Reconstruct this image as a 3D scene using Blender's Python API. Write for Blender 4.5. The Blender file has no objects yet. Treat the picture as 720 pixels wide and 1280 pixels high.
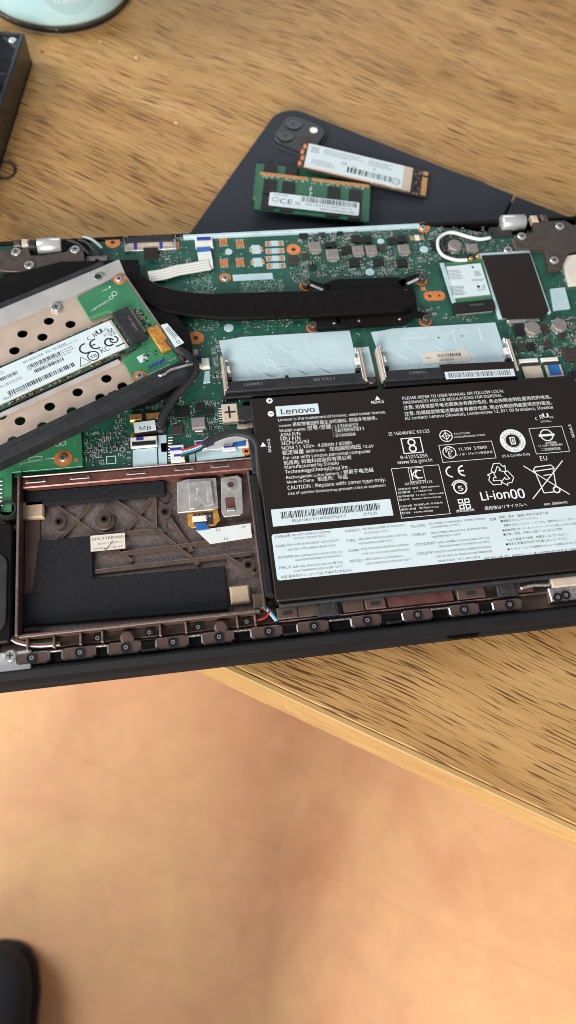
import bpy, math, random
from mathutils import Matrix, Vector
random.seed(7)
MM = 0.001
S = bpy.context.scene
COL = S.collection
LIFT = 9.0                       # the laptop lies on the tablet folio, 9 mm above the table

# ------------------------------------------------------------------ camera
CAM_R = Matrix(((0.9886887, 0.09078814, -0.11938242),
                (-0.13062138, 0.91239647, -0.38790557),
                (0.07370687, 0.39911175, 0.91393496)))
CAM_C = Vector((-39.390, -127.989, 319.552))      # mm, laptop frame
FPX = 901.057
cd = bpy.data.cameras.new('camera'); cam = bpy.data.objects.new('camera', cd); COL.objects.link(cam)
cam.matrix_world = Matrix.Translation((CAM_C + Vector((0, 0, LIFT))) * MM) @ CAM_R.to_4x4()
cd.sensor_fit = 'VERTICAL'; cd.sensor_height = 36.0; cd.lens = FPX / 1280 * 36.0
cd.clip_start = 0.01; cd.clip_end = 20
cd.dof.use_dof = True; cd.dof.focus_distance = 0.330; cd.dof.aperture_fstop = cd.lens / 3.6
S.camera = cam
S.cycles.filter_width = 0.9         # the phone picture is crisp
S.view_settings.view_transform = 'Standard'; S.view_settings.look = 'None'
S.view_settings.exposure = 0.10; S.view_settings.gamma = 1.0

# ------------------------------------------------------------------ light
W = bpy.data.worlds.new('World'); S.world = W; W.use_nodes = True
bg = W.node_tree.nodes['Background']; bg.inputs[0].default_value = (0.93, 0.96, 1.0, 1); bg.inputs[1].default_value = 0.24
def area(name, loc, aim, sx, sy, power, col):
    l = bpy.data.lights.new(name, 'AREA'); l.shape = 'RECTANGLE'; l.size = sx; l.size_y = sy; l.energy = power; l.color = col
    o = bpy.data.objects.new(name, l); COL.objects.link(o); o.location = loc
    o.rotation_euler = (Vector(aim) - Vector(loc)).to_track_quat('-Z', 'Y').to_euler()
    return o
area('window_light', (-0.95, -2.5, 1.25), (0, 0, -0.2), 1.1, 1.2, 126, (1.0, 0.96, 0.90))
area('side_window_light', (-2.0, 0.7, 1.3), (0, 0.1, 0), 1.2, 1.2, 46, (0.92, 0.97, 1.0))
area('far_window_light', (0.5, 2.6, 1.4), (0.0, 0.1, 0), 1.5, 1.1, 9, (0.88, 0.95, 1.0))

# ------------------------------------------------------------------ helpers
def at(u, v, z=15.0):            # a photo pixel laid on the laptop-frame plane at height z (mm)
    d = CAM_R @ Vector(((u - 360) / FPX, -(v - 640) / FPX, -1.0))
    t = (z - CAM_C.z) / d.z
    return CAM_C + d * t
def tab(u, v, z=0.0):            # the same, on a plane z mm above the table top
    q = at(u, v, z - LIFT); return Vector((q.x, q.y, z))

MATS = {}
def mat(name, col, rough=0.5, metal=0.0, var=0.12, vscale=120.0, bump=0.0, bscale=900.0, spec=0.5, coat=0.0, trans=0.0, alpha=1.0):
    if name in MATS: return MATS[name]
    m = bpy.data.materials.new(name); m.use_nodes = True; nt = m.node_tree; N = nt.nodes; L = nt.links
    b = N['Principled BSDF']
    b.inputs['Roughness'].default_value = rough; b.inputs['Metallic'].default_value = metal
    b.inputs['Specular IOR Level'].default_value = spec; b.inputs['Coat Weight'].default_value = coat
    b.inputs['Transmission Weight'].default_value = trans; b.inputs['Alpha'].default_value = alpha
    tc = N.new('ShaderNodeTexCoord')
    n = N.new('ShaderNodeTexNoise'); n.inputs['Scale'].default_value = vscale; n.inputs['Detail'].default_value = 5
    L.new(tc.outputs['Object'], n.inputs['Vector'])
    r = N.new('ShaderNodeValToRGB')
    lo = [max(0, c * (1 - var)) for c in col]; hi = [min(1, c * (1 + var)) for c in col]
    r.color_ramp.elements[0].position = 0.3; r.color_ramp.elements[1].position = 0.7
    r.color_ramp.elements[0].color = (*lo, 1); r.color_ramp.elements[1].color = (*hi, 1)
    L.new(n.outputs['Fac'], r.inputs[0]); L.new(r.outputs[0], b.inputs['Base Color'])
    if rough > 0.12:
        mr = N.new('ShaderNodeMapRange'); mr.inputs['To Min'].default_value = max(0.03, rough - 0.1); mr.inputs['To Max'].default_value = min(1, rough + 0.1)
        L.new(n.outputs['Fac'], mr.inputs['Value']); L.new(mr.outputs[0], b.inputs['Roughness'])
    if bump > 0:
        n2 = N.new('ShaderNodeTexNoise'); n2.inputs['Scale'].default_value = bscale; n2.inputs['Detail'].default_value = 3
        L.new(tc.outputs['Object'], n2.inputs['Vector'])
        bp = N.new('ShaderNodeBump'); bp.inputs['Strength'].default_value = bump; bp.inputs['Distance'].default_value = 0.0004
        L.new(n2.outputs['Fac'], bp.inputs['Height']); L.new(bp.outputs[0], b.inputs['Normal'])
    MATS[name] = m; return m

mat('pcb', (0.012, 0.075, 0.050), 0.38, 0, 0.25, 60, coat=0.2)
mat('pcb_trace', (0.022, 0.125, 0.082), 0.36, 0, 0.15, 200, coat=0.2)
mat('pcb_light', (0.035, 0.19, 0.085), 0.38, 0, 0.15, 60, coat=0.2)
mat('pcb_light_trace', (0.07, 0.27, 0.13), 0.38, 0, 0.1)
mat('silk', (0.62, 0.68, 0.66), 0.7)
mat('copper', (0.72, 0.235, 0.07), 0.42, 0.35, 0.2, 400, spec=0.6)
mat('solder', (0.66, 0.68, 0.68), 0.32, 0.85, 0.2, 700)
mat('steel', (0.62, 0.61, 0.60), 0.32, 0.85, 0.12, 500)
mat('dark_steel', (0.105, 0.082, 0.070), 0.42, 0.55, 0.15, 300, bump=0.1)
mat('sheet_metal', (0.66, 0.51, 0.41), 0.38, 0.45, 0.08, 90)
mat('bright_sheet', (0.74, 0.73, 0.72), 0.26, 0.65, 0.12, 60)
mat('chip', (0.012, 0.011, 0.011), 0.45, 0, 0.2, 500, bump=0.1, spec=0.35)
mat('chip_brown', (0.035, 0.026, 0.023), 0.5, 0, 0.25, 600, bump=0.1)
mat('inductor', (0.27, 0.235, 0.22), 0.5, 0.35, 0.2, 900, bump=0.25)
mat('ceramic_tan', (0.30, 0.21, 0.13), 0.5, 0, 0.3, 900)
mat('white_plastic', (0.72, 0.70, 0.64), 0.45, 0, 0.1)
mat('cream_plastic', (0.52, 0.42, 0.33), 0.5, 0, 0.12)
mat('mylar', (0.52, 0.66, 0.70), 0.33, 0.15, 0.09, 45, bump=0.05, bscale=150)
mat('mylar_trace', (0.58, 0.71, 0.75), 0.33, 0.15, 0.04)
mat('white_foil', (0.50, 0.65, 0.69), 0.35, 0.2, 0.08)
mat('heatpipe', (0.005, 0.0035, 0.0032), 0.42, 0.0, 0.3, 300, bump=0.04, spec=0.14)
mat('black_plastic', (0.006, 0.005, 0.0048), 0.45, 0, 0.2, 200, bump=0.08, spec=0.16)
mat('grey_black', (0.022, 0.023, 0.026), 0.48, 0, 0.2, 200, bump=0.1, spec=0.3)
mat('black_film', (0.018, 0.012, 0.010), 0.36, 0, 0.15, 30, bump=0.02, bscale=120, spec=0.35)
mat('battery_skin', (0.016, 0.011, 0.0095), 0.42, 0, 0.12, 25, bump=0.03, bscale=130, spec=0.3)
mat('foam', (0.018, 0.018, 0.021), 0.95, 0, 0.5, 1500, bump=0.8, bscale=1600, spec=0.15)
mat('frame_brown', (0.120, 0.075, 0.060), 0.42, 0.35, 0.18, 90, bump=0.2, bscale=1500)
mat('frame_red', (0.150, 0.060, 0.050), 0.36, 0.35, 0.3, 150, bump=0.2, bscale=500)
mat('frame_edge', (0.21, 0.15, 0.13), 0.36, 0.5, 0.3, 400)
mat('frame_worn', (0.42, 0.38, 0.37), 0.34, 0.7, 0.4, 700, bump=0.3, bscale=900)
mat('bay_floor', (0.150, 0.112, 0.104), 0.48, 0.35, 0.28, 900, bump=0.6, bscale=1500)
mat('bay_rib', (0.115, 0.080, 0.062), 0.40, 0.35, 0.15, 200)
mat('lid_black', (0.010, 0.010, 0.012), 0.6, 0, 0.15, 100, bump=0.1, spec=0.1)
mat('white_print', (0.78, 0.80, 0.80), 0.55, 0, 0.03)
mat('black_print', (0.018, 0.018, 0.020), 0.55, 0, 0.1)
mat('grey_print', (0.10, 0.10, 0.11), 0.6, 0, 0.2)
mat('label_white', (0.62, 0.71, 0.74), 0.40, 0, 0.03, 40)
mat('label_cream', (0.66, 0.60, 0.52), 0.5, 0, 0.05)
mat('kapton', (0.56, 0.26, 0.045), 0.35, 0.25, 0.3, 500)
mat('copper_gold', (0.62, 0.28, 0.10), 0.42, 0.5, 0.12, 500)
mat('bracket_grey', (0.46, 0.43, 0.41), 0.42, 0.5, 0.15, 300)
mat('gold', (0.78, 0.42, 0.15), 0.35, 0.75, 0.15, 500)
mat('tan_foam', (0.50, 0.36, 0.24), 0.6, 0, 0.12, 300)
mat('ribbon_white', (0.68, 0.70, 0.68), 0.4, 0, 0.05)
mat('blue_film', (0.02, 0.12, 0.38), 0.35, 0, 0.2)
mat('navy_ink', (0.02, 0.03, 0.28), 0.5)
mat('cable_black', (0.018, 0.017, 0.018), 0.55, 0, 0.2, 900, bump=0.3, bscale=2500)
mat('wire_red', (0.55, 0.03, 0.04), 0.4); mat('wire_green', (0.03, 0.25, 0.10), 0.4); mat('wire_white', (0.7, 0.72, 0.72), 0.4)
mat('wire_blue', (0.04, 0.35, 0.55), 0.4); mat('wire_grey', (0.36, 0.39, 0.42), 0.4); mat('wire_yellow', (0.55, 0.4, 0.05), 0.4)
mat('tablet_case', (0.018, 0.022, 0.031), 0.62, 0, 0.12, 20, bump=0.15, bscale=2200)
mat('lens_black', (0.006, 0.006, 0.007), 0.12, 0, 0.1)
mat('camera_plate', (0.028, 0.026, 0.026), 0.4, 0.1, 0.1)
mat('flash', (0.85, 0.85, 0.80), 0.25)
mat('tray_plastic', (0.016, 0.019, 0.024), 0.28, 0, 0.2, 80, bump=0.08)
mat('wax', (0.44, 0.68, 0.73), 0.3, 0, 0.04, 20, coat=1.0)
mat('jar_label', (0.36, 0.54, 0.58), 0.5, 0, 0.04, 20)
mat('shoe_upper', (0.010, 0.011, 0.015), 0.75, 0, 0.3, 200, bump=0.4, bscale=900)
mat('shoe_sole', (0.015, 0.015, 0.018), 0.8)
mat('crumb_red', (0.35, 0.09, 0.03), 0.8); mat('crumb_pale', (0.75, 0.62, 0.42), 0.8)
mat('glass', (0.97, 0.99, 0.99), 0.04, 0, 0.01, trans=1.0)

def wood(name, light, mid, dark, pore, pore_amt=1.0):
    m = bpy.data.materials.new(name); m.use_nodes = True; nt = m.node_tree; N = nt.nodes; L = nt.links
    b = N['Principled BSDF']; tc = N.new('ShaderNodeTexCoord')
    warp = N.new('ShaderNodeTexNoise'); warp.inputs['Scale'].default_value = 5.0; warp.inputs['Detail'].default_value = 1.5
    L.new(tc.outputs['Object'], warp.inputs['Vector'])
    sub = N.new('ShaderNodeVectorMath'); sub.operation = 'SUBTRACT'; sub.inputs[1].default_value = (0.5, 0.5, 0.5)
    L.new(warp.outputs['Color'], sub.inputs[0])
    ml = N.new('ShaderNodeVectorMath'); ml.operation = 'MULTIPLY'; ml.inputs[1].default_value = (0.0, 0.045, 0.0); L.new(sub.outputs[0], ml.inputs[0])
    ad = N.new('ShaderNodeVectorMath'); ad.operation = 'ADD'; L.new(tc.outputs['Object'], ad.inputs[0]); L.new(ml.outputs[0], ad.inputs[1])
    def stretched(sx, sy, detail, rough=0.5):
        mp = N.new('ShaderNodeMapping'); mp.inputs['Scale'].default_value = (sx, sy, sx); L.new(ad.outputs[0], mp.inputs['Vector'])
        n = N.new('ShaderNodeTexNoise'); n.inputs['Scale'].default_value = 1.0; n.inputs['Detail'].default_value = detail; n.inputs['Roughness'].default_value = rough
        L.new(mp.outputs[0], n.inputs['Vector']); return n
    big = stretched(6, 55, 5, 0.6); pores = stretched(42, 1250, 2.0, 0.5); fine = stretched(40, 2200, 2); patch = stretched(12, 30, 2)
    r = N.new('ShaderNodeValToRGB'); e = r.color_ramp.elements
    e[0].position = 0.30; e[0].color = (*dark, 1); e[1].position = 0.72; e[1].color = (*light, 1)
    k = e.new(0.5); k.color = (*mid, 1)
    L.new(big.outputs['Fac'], r.inputs[0])
    fr = N.new('ShaderNodeMapRange'); fr.inputs['From Min'].default_value = 0.3; fr.inputs['From Max'].default_value = 0.7; fr.inputs['To Min'].default_value = 0.86; fr.inputs['To Max'].default_value = 1.10
    L.new(fine.outputs['Fac'], fr.inputs['Value'])
    mx0 = N.new('ShaderNodeMix'); mx0.data_type = 'RGBA'; mx0.blend_type = 'MULTIPLY'; mx0.inputs[0].default_value = 1.0
    L.new(r.outputs[0], mx0.inputs[6]); L.new(fr.outputs[0], mx0.inputs[7])
    th = N.new('ShaderNodeMath'); th.operation = 'MULTIPLY_ADD'; th.inputs[1].default_value = 0.22; L.new(patch.outputs['Fac'], th.inputs[0]); L.new(pores.outputs['Fac'], th.inputs[2])
    pr = N.new('ShaderNodeMapRange'); pr.inputs['From Min'].default_value = 0.665; pr.inputs['From Max'].default_value = 0.735; pr.inputs['To Max'].default_value = pore_amt
    L.new(th.outputs[0], pr.inputs['Value'])
    mx = N.new('ShaderNodeMix'); mx.data_type = 'RGBA'; L.new(pr.outputs[0], mx.inputs[0]); L.new(mx0.outputs[2], mx.inputs[6]); mx.inputs[7].default_value = (*pore, 1)
    L.new(mx.outputs[2], b.inputs['Base Color'])
    b.inputs['Roughness'].default_value = 0.5; b.inputs['Specular IOR Level'].default_value = 0.3
    bp = N.new('ShaderNodeBump'); bp.inputs['Strength'].default_value = 0.25; bp.inputs['Distance'].default_value = 0.0003; bp.invert = True
    L.new(pr.outputs[0], bp.inputs['Height']); L.new(bp.outputs[0], b.inputs['Normal'])
    MATS[name] = m
wood('wood', (0.56, 0.335, 0.135), (0.49, 0.275, 0.100), (0.40, 0.210, 0.072), (0.115, 0.050, 0.018), 0.95)
wood('wood_edge', (0.55, 0.36, 0.155), (0.50, 0.315, 0.125), (0.44, 0.26, 0.10), (0.44, 0.25, 0.10), 0.3)
def vinyl():
    m = bpy.data.materials.new('vinyl'); m.use_nodes = True; nt = m.node_tree; N = nt.nodes; L = nt.links
    b = N['Principled BSDF']; g = N.new('ShaderNodeNewGeometry')
    def nz(s, d, r=0.5):
        n = N.new('ShaderNodeTexNoise'); n.inputs['Scale'].default_value = s; n.inputs['Detail'].default_value = d; n.inputs['Roughness'].default_value = r
        n.inputs['Distortion'].default_value = 0.6
        L.new(g.outputs['Position'], n.inputs['Vector']); return n
    a = nz(4.2, 4, 0.55); c = nz(26, 6, 0.65)
    r = N.new('ShaderNodeValToRGB'); e = r.color_ramp.elements
    e[0].position = 0.30; e[0].color = (0.72, 0.345, 0.175, 1); e[1].position = 0.68; e[1].color = (0.88, 0.53, 0.25, 1)
    k = e.new(0.5); k.color = (0.82, 0.45, 0.235, 1)
    L.new(a.outputs['Fac'], r.inputs[0])
    mr = N.new('ShaderNodeMapRange'); mr.inputs['From Min'].default_value = 0.3; mr.inputs['From Max'].default_value = 0.7; mr.inputs['To Min'].default_value = 0.93; mr.inputs['To Max'].default_value = 1.06
    L.new(c.outputs['Fac'], mr.inputs['Value'])
    mx = N.new('ShaderNodeMix'); mx.data_type = 'RGBA'; mx.blend_type = 'MULTIPLY'; mx.inputs[0].default_value = 1
    L.new(r.outputs[0], mx.inputs[6]); L.new(mr.outputs[0], mx.inputs[7]); L.new(mx.outputs[2], b.inputs['Base Color'])
    b.inputs['Roughness'].default_value = 0.5
    MATS['vinyl'] = m
vinyl()
mat('grout', (0.68, 0.37, 0.19), 0.8)

class MB:
    """collects shapes in mm, becomes ONE mesh object"""
    def __init__(s): s.v = []; s.f = []; s.m = []; s.mats = []; s.smooth = []
    def mi(s, n):
        if n not in s.mats: s.mats.append(n)
        return s.mats.index(n)
    def add(s, vs, fs, n, smooth=False):
        o = len(s.v); s.v += [tuple(x) for x in vs]; k = s.mi(n)
        for f in fs: s.f.append(tuple(i + o for i in f)); s.m.append(k); s.smooth.append(smooth)
        return s
    def prism(s, poly, z0, z1, n, ch=0.0, top=None):
        a = sum(poly[i][0] * poly[(i + 1) % len(poly)][1] - poly[(i + 1) % len(poly)][0] * poly[i][1] for i in range(len(poly)))
        if a < 0: poly = list(reversed(poly))
        k = len(poly); rings = [[(p[0], p[1], z0) for p in poly]]
        if ch > 0:
            rings.append([(p[0], p[1], z1 - ch) for p in poly]); q = []
            for i in range(k):
                p0, p1, p2 = Vector(poly[i - 1][:2]), Vector(poly[i][:2]), Vector(poly[(i + 1) % k][:2])
                d1 = (p1 - p0).normalized(); d2 = (p2 - p1).normalized()
                n1 = Vector((-d1.y, d1.x)); n2 = Vector((-d2.y, d2.x)); bis = n1 + n2
                den = max(0.35, 1 + n1.dot(n2))
                w = p1 + bis * (ch / den); q.append((w.x, w.y, z1))
            rings.append(q)
        else: rings.append([(p[0], p[1], z1) for p in poly])
        vs = [v for r in rings for v in r]; fs = [tuple(reversed(range(k)))]
        for j in range(len(rings) - 1):
            for i in range(k):
                i2 = (i + 1) % k; fs.append((j * k + i, j * k + i2, (j + 1) * k + i2, (j + 1) * k + i))
        s.add(vs, fs, n); o = len(s.v) - k
        s.f.append(tuple(range(o, o + k))); s.m.append(s.mi(top or n)); s.smooth.append(False)
        return s
    def box(s, x0, x1, y0, y1, z0, z1, n, ch=0.0, top=None):
        return s.prism([(x0, y0), (x1, y0), (x1, y1), (x0, y1)], z0, z1, n, ch, top)
    def cbox(s, c, w, d, z0, z1, n, ch=0.0, rot=0.0, top=None):
        return s.prism(rect(c, w, d, rot), z0, z1, n, ch, top)
    def cyl(s, c, r, z0, z1, n, k=20, ch=0.0, top=None):
        return s.prism([(c[0] + r * math.cos(2 * math.pi * i / k), c[1] + r * math.sin(2 * math.pi * i / k)) for i in range(k)], z0, z1, n, ch, top)
    def ring(s, c, r0, r1, z0, z1, n, k=24):
        vs = []; fs = []
        for i in range(k):
            a = 2 * math.pi * i / k; ca, sa = math.cos(a), math.sin(a)
            vs += [(c[0] + r0 * ca, c[1] + r0 * sa, z0), (c[0] + r0 * ca, c[1] + r0 * sa, z1), (c[0] + r1 * ca, c[1] + r1 * sa, z1), (c[0] + r1 * ca, c[1] + r1 * sa, z0)]
        for i in range(k):
            j = (i + 1) % k
            for a, b in ((0, 1), (1, 2), (2, 3), (3, 0)): fs.append((4 * i + b, 4 * i + a, 4 * j + a, 4 * j + b))
        return s.add(vs, fs, n)
    def tube(s, pts, r, n, k=8, sm=4, flat=1.0):
        P = spline(pts, sm); vs = []; fs = []
        for i, p in enumerate(P):
            t = (P[min(i + 1, len(P) - 1)] - P[max(i - 1, 0)]).normalized()
            sd = Vector((0, 0, 1)).cross(t)
            sd = sd.normalized() if sd.length > 1e-3 else Vector((1, 0, 0))
            up = t.cross(sd)
            for j in range(k):
                a = 2 * math.pi * j / k; vs.append(p + sd * (r * math.cos(a)) + up * (r * flat * math.sin(a)))
        for i in range(len(P) - 1):
            for j in range(k):
                j2 = (j + 1) % k; fs.append((i * k + j, i * k + j2, (i + 1) * k + j2, (i + 1) * k + j))
        fs.append(tuple(reversed(range(k)))); fs.append(tuple(range((len(P) - 1) * k, len(P) * k)))
        return s.add(vs, fs, n, True)
    def strip(s, pts, w, th, n, sm=4, top=None):   # flat band lying along a path
        P = spline(pts, sm) if sm > 1 else [Vector(p) for p in pts]; vs = []; fs = []; tf = []
        for i, p in enumerate(P):
            t = (P[min(i + 1, len(P) - 1)] - P[max(i - 1, 0)]); t.z = 0; t.normalize()
            sd = Vector((-t.y, t.x, 0)); ww = w[i * (len(w) - 1) // max(1, len(P) - 1)] if isinstance(w, (list, tuple)) else w
            vs += [p - sd * ww / 2, p + sd * ww / 2, p + sd * ww / 2 + Vector((0, 0, th)), p - sd * ww / 2 + Vector((0, 0, th))]
        for i in range(len(P) - 1):
            a, b = 4 * i, 4 * i + 4
            fs += [(a + 1, a, b, b + 1), (a + 2, a + 1, b + 1, b + 2), (a, a + 3, b + 3, b)]; tf.append((a + 3, a + 2, b + 2, b + 3))
        e = 4 * (len(P) - 1); fs += [(0, 1, 2, 3), (e + 3, e + 2, e + 1, e)]
        s.add(vs, fs, n); o = len(s.v) - len(vs); k = s.mi(top or n)
        for f in tf: s.f.append(tuple(i + o for i in f)); s.m.append(k); s.smooth.append(False)
        return s
    def quad(s, poly, z, n): return s.add([(p[0], p[1], z) for p in ccw(poly)], [tuple(range(len(poly)))], n)
    def frame(s, c, w, d, t, z, n, rot=0.0):
        o = rect(c, w, d, rot); i = rect(c, w - 2 * t, d - 2 * t, rot)
        vs = [(p[0], p[1], z) for p in o + i]
        return s.add(vs, [(k, (k + 1) % 4, 4 + (k + 1) % 4, 4 + k) for k in range(4)], n)
    def line(s, a, b, t, z, n):
        a = Vector(a[:2]); b = Vector(b[:2]); d = (b - a).normalized(); nn = Vector((-d.y, d.x)) * t / 2
        return s.quad([a - nn, b - nn, b + nn, a + nn], z, n)
    def circ(s, c, r, z, n, t=None, k=24):
        if t is None: return s.quad([(c[0] + r * math.cos(2 * math.pi * i / k), c[1] + r * math.sin(2 * math.pi * i / k)) for i in range(k)], z, n)
        vs = [(c[0] + q * math.cos(2 * math.pi * i / k), c[1] + q * math.sin(2 * math.pi * i / k), z) for q in (r, r - t) for i in range(k)]
        return s.add(vs, [(i, (i + 1) % k, k + (i + 1) % k, k + i) for i in range(k)], n)
    def arc(s, c, r, t, a0, a1, z, n, k=14):
        vs = []
        for i in range(k + 1):
            a = math.radians(a0 + (a1 - a0) * i / k)
            vs += [(c[0] + r * math.cos(a), c[1] + r * math.sin(a), z), (c[0] + (r - t) * math.cos(a), c[1] + (r - t) * math.sin(a), z)]
        fs = [(2 * i, 2 * i + 2, 2 * i + 3, 2 * i + 1) if a1 > a0 else (2 * i + 1, 2 * i + 3, 2 * i + 2, 2 * i) for i in range(k)]
        return s.add(vs, fs, n)
    def text(s, body, p0, length, z, n, rot=0.0, h=None, bold=0.0):
        vs, fs, w = glyphs(body); sx = length / w; sy = (sx * 1.05 if ord(body[0]) < 0x250 else sx) if h is None else h / 0.72
        c, q = math.cos(rot), math.sin(rot)
        for k in range(2 if bold > 0 else 1):        # a heavier face: a second pass of ink beside the first
            e = k * (.012 + bold); s.add([(p0[0] + c * (x + e) * sx - q * (y - e * .5) * sy, p0[1] + q * (x + e) * sx + c * (y - e * .5) * sy, z + .003 * k) for x, y in vs], fs, n)
        return s
    def barcode(s, c, w, h, z, n, rot=0.0, seed=1, px=0.32):
        rg = random.Random(seed); x = -w / 2; ca, sa = math.cos(rot), math.sin(rot)
        while x < w / 2 - px:
            b = px * rg.choice((0.5, 0.5, 1.0, 1.4)); b = min(b, w / 2 - x)
            s.quad(rect((c[0] + ca * (x + b / 2), c[1] + sa * (x + b / 2)), b, h, rot), z, n); x += b + px * rg.choice((0.6, 0.6, 1.1))
        return s
    def dots(s, c, w, h, k, z, n, rot=0.0, seed=1, fill=0.5):   # small block of print
        return s.lines(c, w, h, max(2, int(h / .9)), z, n, rot, seed, .4)
    def lines(s, c, w, h, rows, z, n, rot=0.0, seed=1, t=0.5):  # unreadably small print: rows of short dashes
        rg = random.Random(seed); ca, sa = math.cos(rot), math.sin(rot)
        for j in range(rows):
            ly = h / 2 - (j + .5) * h / rows; x = -w / 2; end = w / 2 * rg.uniform(0.3, 1.0)
            while x < end:
                b = rg.uniform(0.3, 0.9) * t * 2; lx = x + b / 2
                s.quad(rect((c[0] + ca * lx - sa * ly, c[1] + sa * lx + ca * ly), b, t, rot), z, n); x += b + t * .5
        return s
    def mesh(s, name):
        me = bpy.data.meshes.new(name); me.from_pydata([(x * MM, y * MM, z * MM) for x, y, z in s.v], [], s.f)
        for n in s.mats: me.materials.append(MATS[n])
        me.polygons.foreach_set('material_index', s.m); me.polygons.foreach_set('use_smooth', s.smooth); me.update()
        return me
    def build(s, name, parent=None, loc=None, label=None):
        o = bpy.data.objects.new(name, s.mesh(name)); COL.objects.link(o); o.parent = parent
        if loc is not None: o.location = Vector(loc) * MM
        if label: o['label'] = label
        return o
def ccw(p):
    a = sum(p[i][0] * p[(i + 1) % len(p)][1] - p[(i + 1) % len(p)][0] * p[i][1] for i in range(len(p)))
    return list(p) if a >= 0 else list(reversed(p))
def rect(c, w, d, rot=0.0):
    ca, sa = math.cos(rot), math.sin(rot)
    return [(c[0] + ca * x - sa * y, c[1] + sa * x + ca * y) for x, y in ((-w / 2, -d / 2), (w / 2, -d / 2), (w / 2, d / 2), (-w / 2, d / 2))]
def rrect(x0, x1, y0, y1, r, k=5):
    out = []
    for cx, cy, a in ((x1 - r, y0 + r, -90), (x1 - r, y1 - r, 0), (x0 + r, y1 - r, 90), (x0 + r, y0 + r, 180)):
        for i in range(k + 1):
            b = math.radians(a + 90 * i / k); out.append((cx + r * math.cos(b), cy + r * math.sin(b)))
    return out
def spline(pts, sm):
    P = [Vector(p) for p in pts]
    if sm <= 1 or len(P) < 3: return P
    out = []
    for i in range(len(P) - 1):
        a, b, c, d = P[max(i - 1, 0)], P[i], P[i + 1], P[min(i + 2, len(P) - 1)]
        for k in range(sm):
            t = k / sm; out.append(0.5 * ((2 * b) + (c - a) * t + (2 * a - 5 * b + 4 * c - d) * t * t + (3 * b - a - 3 * c + d) * t ** 3))
    out.append(P[-1]); return out
_G = {}
def ship_font(name):             # plain faces that ship with Blender; the built-in face is the fallback
    try: return bpy.data.fonts.load(bpy.utils.system_resource('DATAFILES', path='fonts') + '/' + name)
    except Exception: return None
FONT = ship_font('NotoSansHebrew-Regular.woff2')
def run_glyphs(body, bold, font):
    cu = bpy.data.curves.new('t', 'FONT'); cu.body = body; cu.size = 1.0; cu.resolution_u = 2; cu.offset = bold
    if font: cu.font = font
    o = bpy.data.objects.new('t', cu); COL.objects.link(o); dg = bpy.context.evaluated_depsgraph_get()
    me = o.evaluated_get(dg).to_mesh(); vs = [(v.co.x, v.co.y) for v in me.vertices]; fs = [tuple(p.vertices) for p in me.polygons]
    o.evaluated_get(dg).to_mesh_clear(); bpy.data.objects.remove(o); bpy.data.curves.remove(cu)
    fs2 = []
    for f in fs:
        a = sum(vs[f[i]][0] * vs[f[(i + 1) % len(f)]][1] - vs[f[(i + 1) % len(f)]][0] * vs[f[i]][1] for i in range(len(f)))
        fs2.append(f if a >= 0 else tuple(reversed(f)))
    return vs, fs2
def glyphs(body, bold=0.0):      # -> 2-D points, faces, width; Latin runs in the loaded face, the rest in the fallback face
    if (body, bold) in _G: return _G[(body, bold)]
    runs = []
    for c in body:
        lat = ord(c) < 0x7f
        if c == ' ' and runs: runs[-1][1] += c
        elif runs and runs[-1][0] == lat: runs[-1][1] += c
        else: runs.append([lat, c])
    V, F, x = [], [], 0.0
    for lat, t_ in runs:
        vs, fs = run_glyphs(t_.strip() or '.', bold, FONT if lat else None)
        if vs:
            x0 = min(v[0] for v in vs); o = len(V); V += [(a - x0 + x, b) for a, b in vs]; F += [tuple(i + o for i in f) for f in fs]
            x = max(v[0] for v in V) + .1
        x += .25 * (len(t_) - len(t_.rstrip()))
    if not V: V, F = [(0, 0), (1, 0), (0, .001)], []
    _G[(body, bold)] = (V, F, max(v[0] for v in V)); return _G[(body, bold)]
def tag(o, label, cat, group=None, kind=None):
    if label: o['label'] = label
    if cat: o['category'] = cat
    if group: o['group'] = group
    if kind: o['kind'] = kind
    return o
def empty(name, loc, rz=0.0):
    o = bpy.data.objects.new(name, None); COL.objects.link(o); o.location = Vector(loc) * MM; o.rotation_euler = (0, 0, rz)
    o.empty_display_size = 0.02; return o
def inst(mesh, name, loc, parent, rz=0.0):
    o = bpy.data.objects.new(name, mesh); COL.objects.link(o); o.parent = parent; o.location = Vector(loc) * MM; o.rotation_euler = (0, 0, rz); return o
D = math.radians

# ------------------------------------------------------------------ floor
FZ = -740.0
fx = tab(345, 1062, FZ); frot = D(-30.6)
TS = 610.0
floor = MB().box(-2500, 2500, -2500, 2500, FZ - 40, FZ - .35, 'grout').build('floor'); floor['kind'] = 'structure'
tile_me = MB().prism(rrect(0.25, TS - 0.25, 0.25, TS - 0.25, 0.6, 2), -0.34, 0, 'vinyl', 0.25).mesh('tile')
for i in range(-2, 2):
    for j in range(-2, 2):
        ox, oy = i * TS, j * TS
        inst(tile_me, 'tile', (fx.x + math.cos(frot) * ox - math.sin(frot) * oy, fx.y + math.sin(frot) * ox + math.cos(frot) * oy, FZ), floor, frot)

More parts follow.
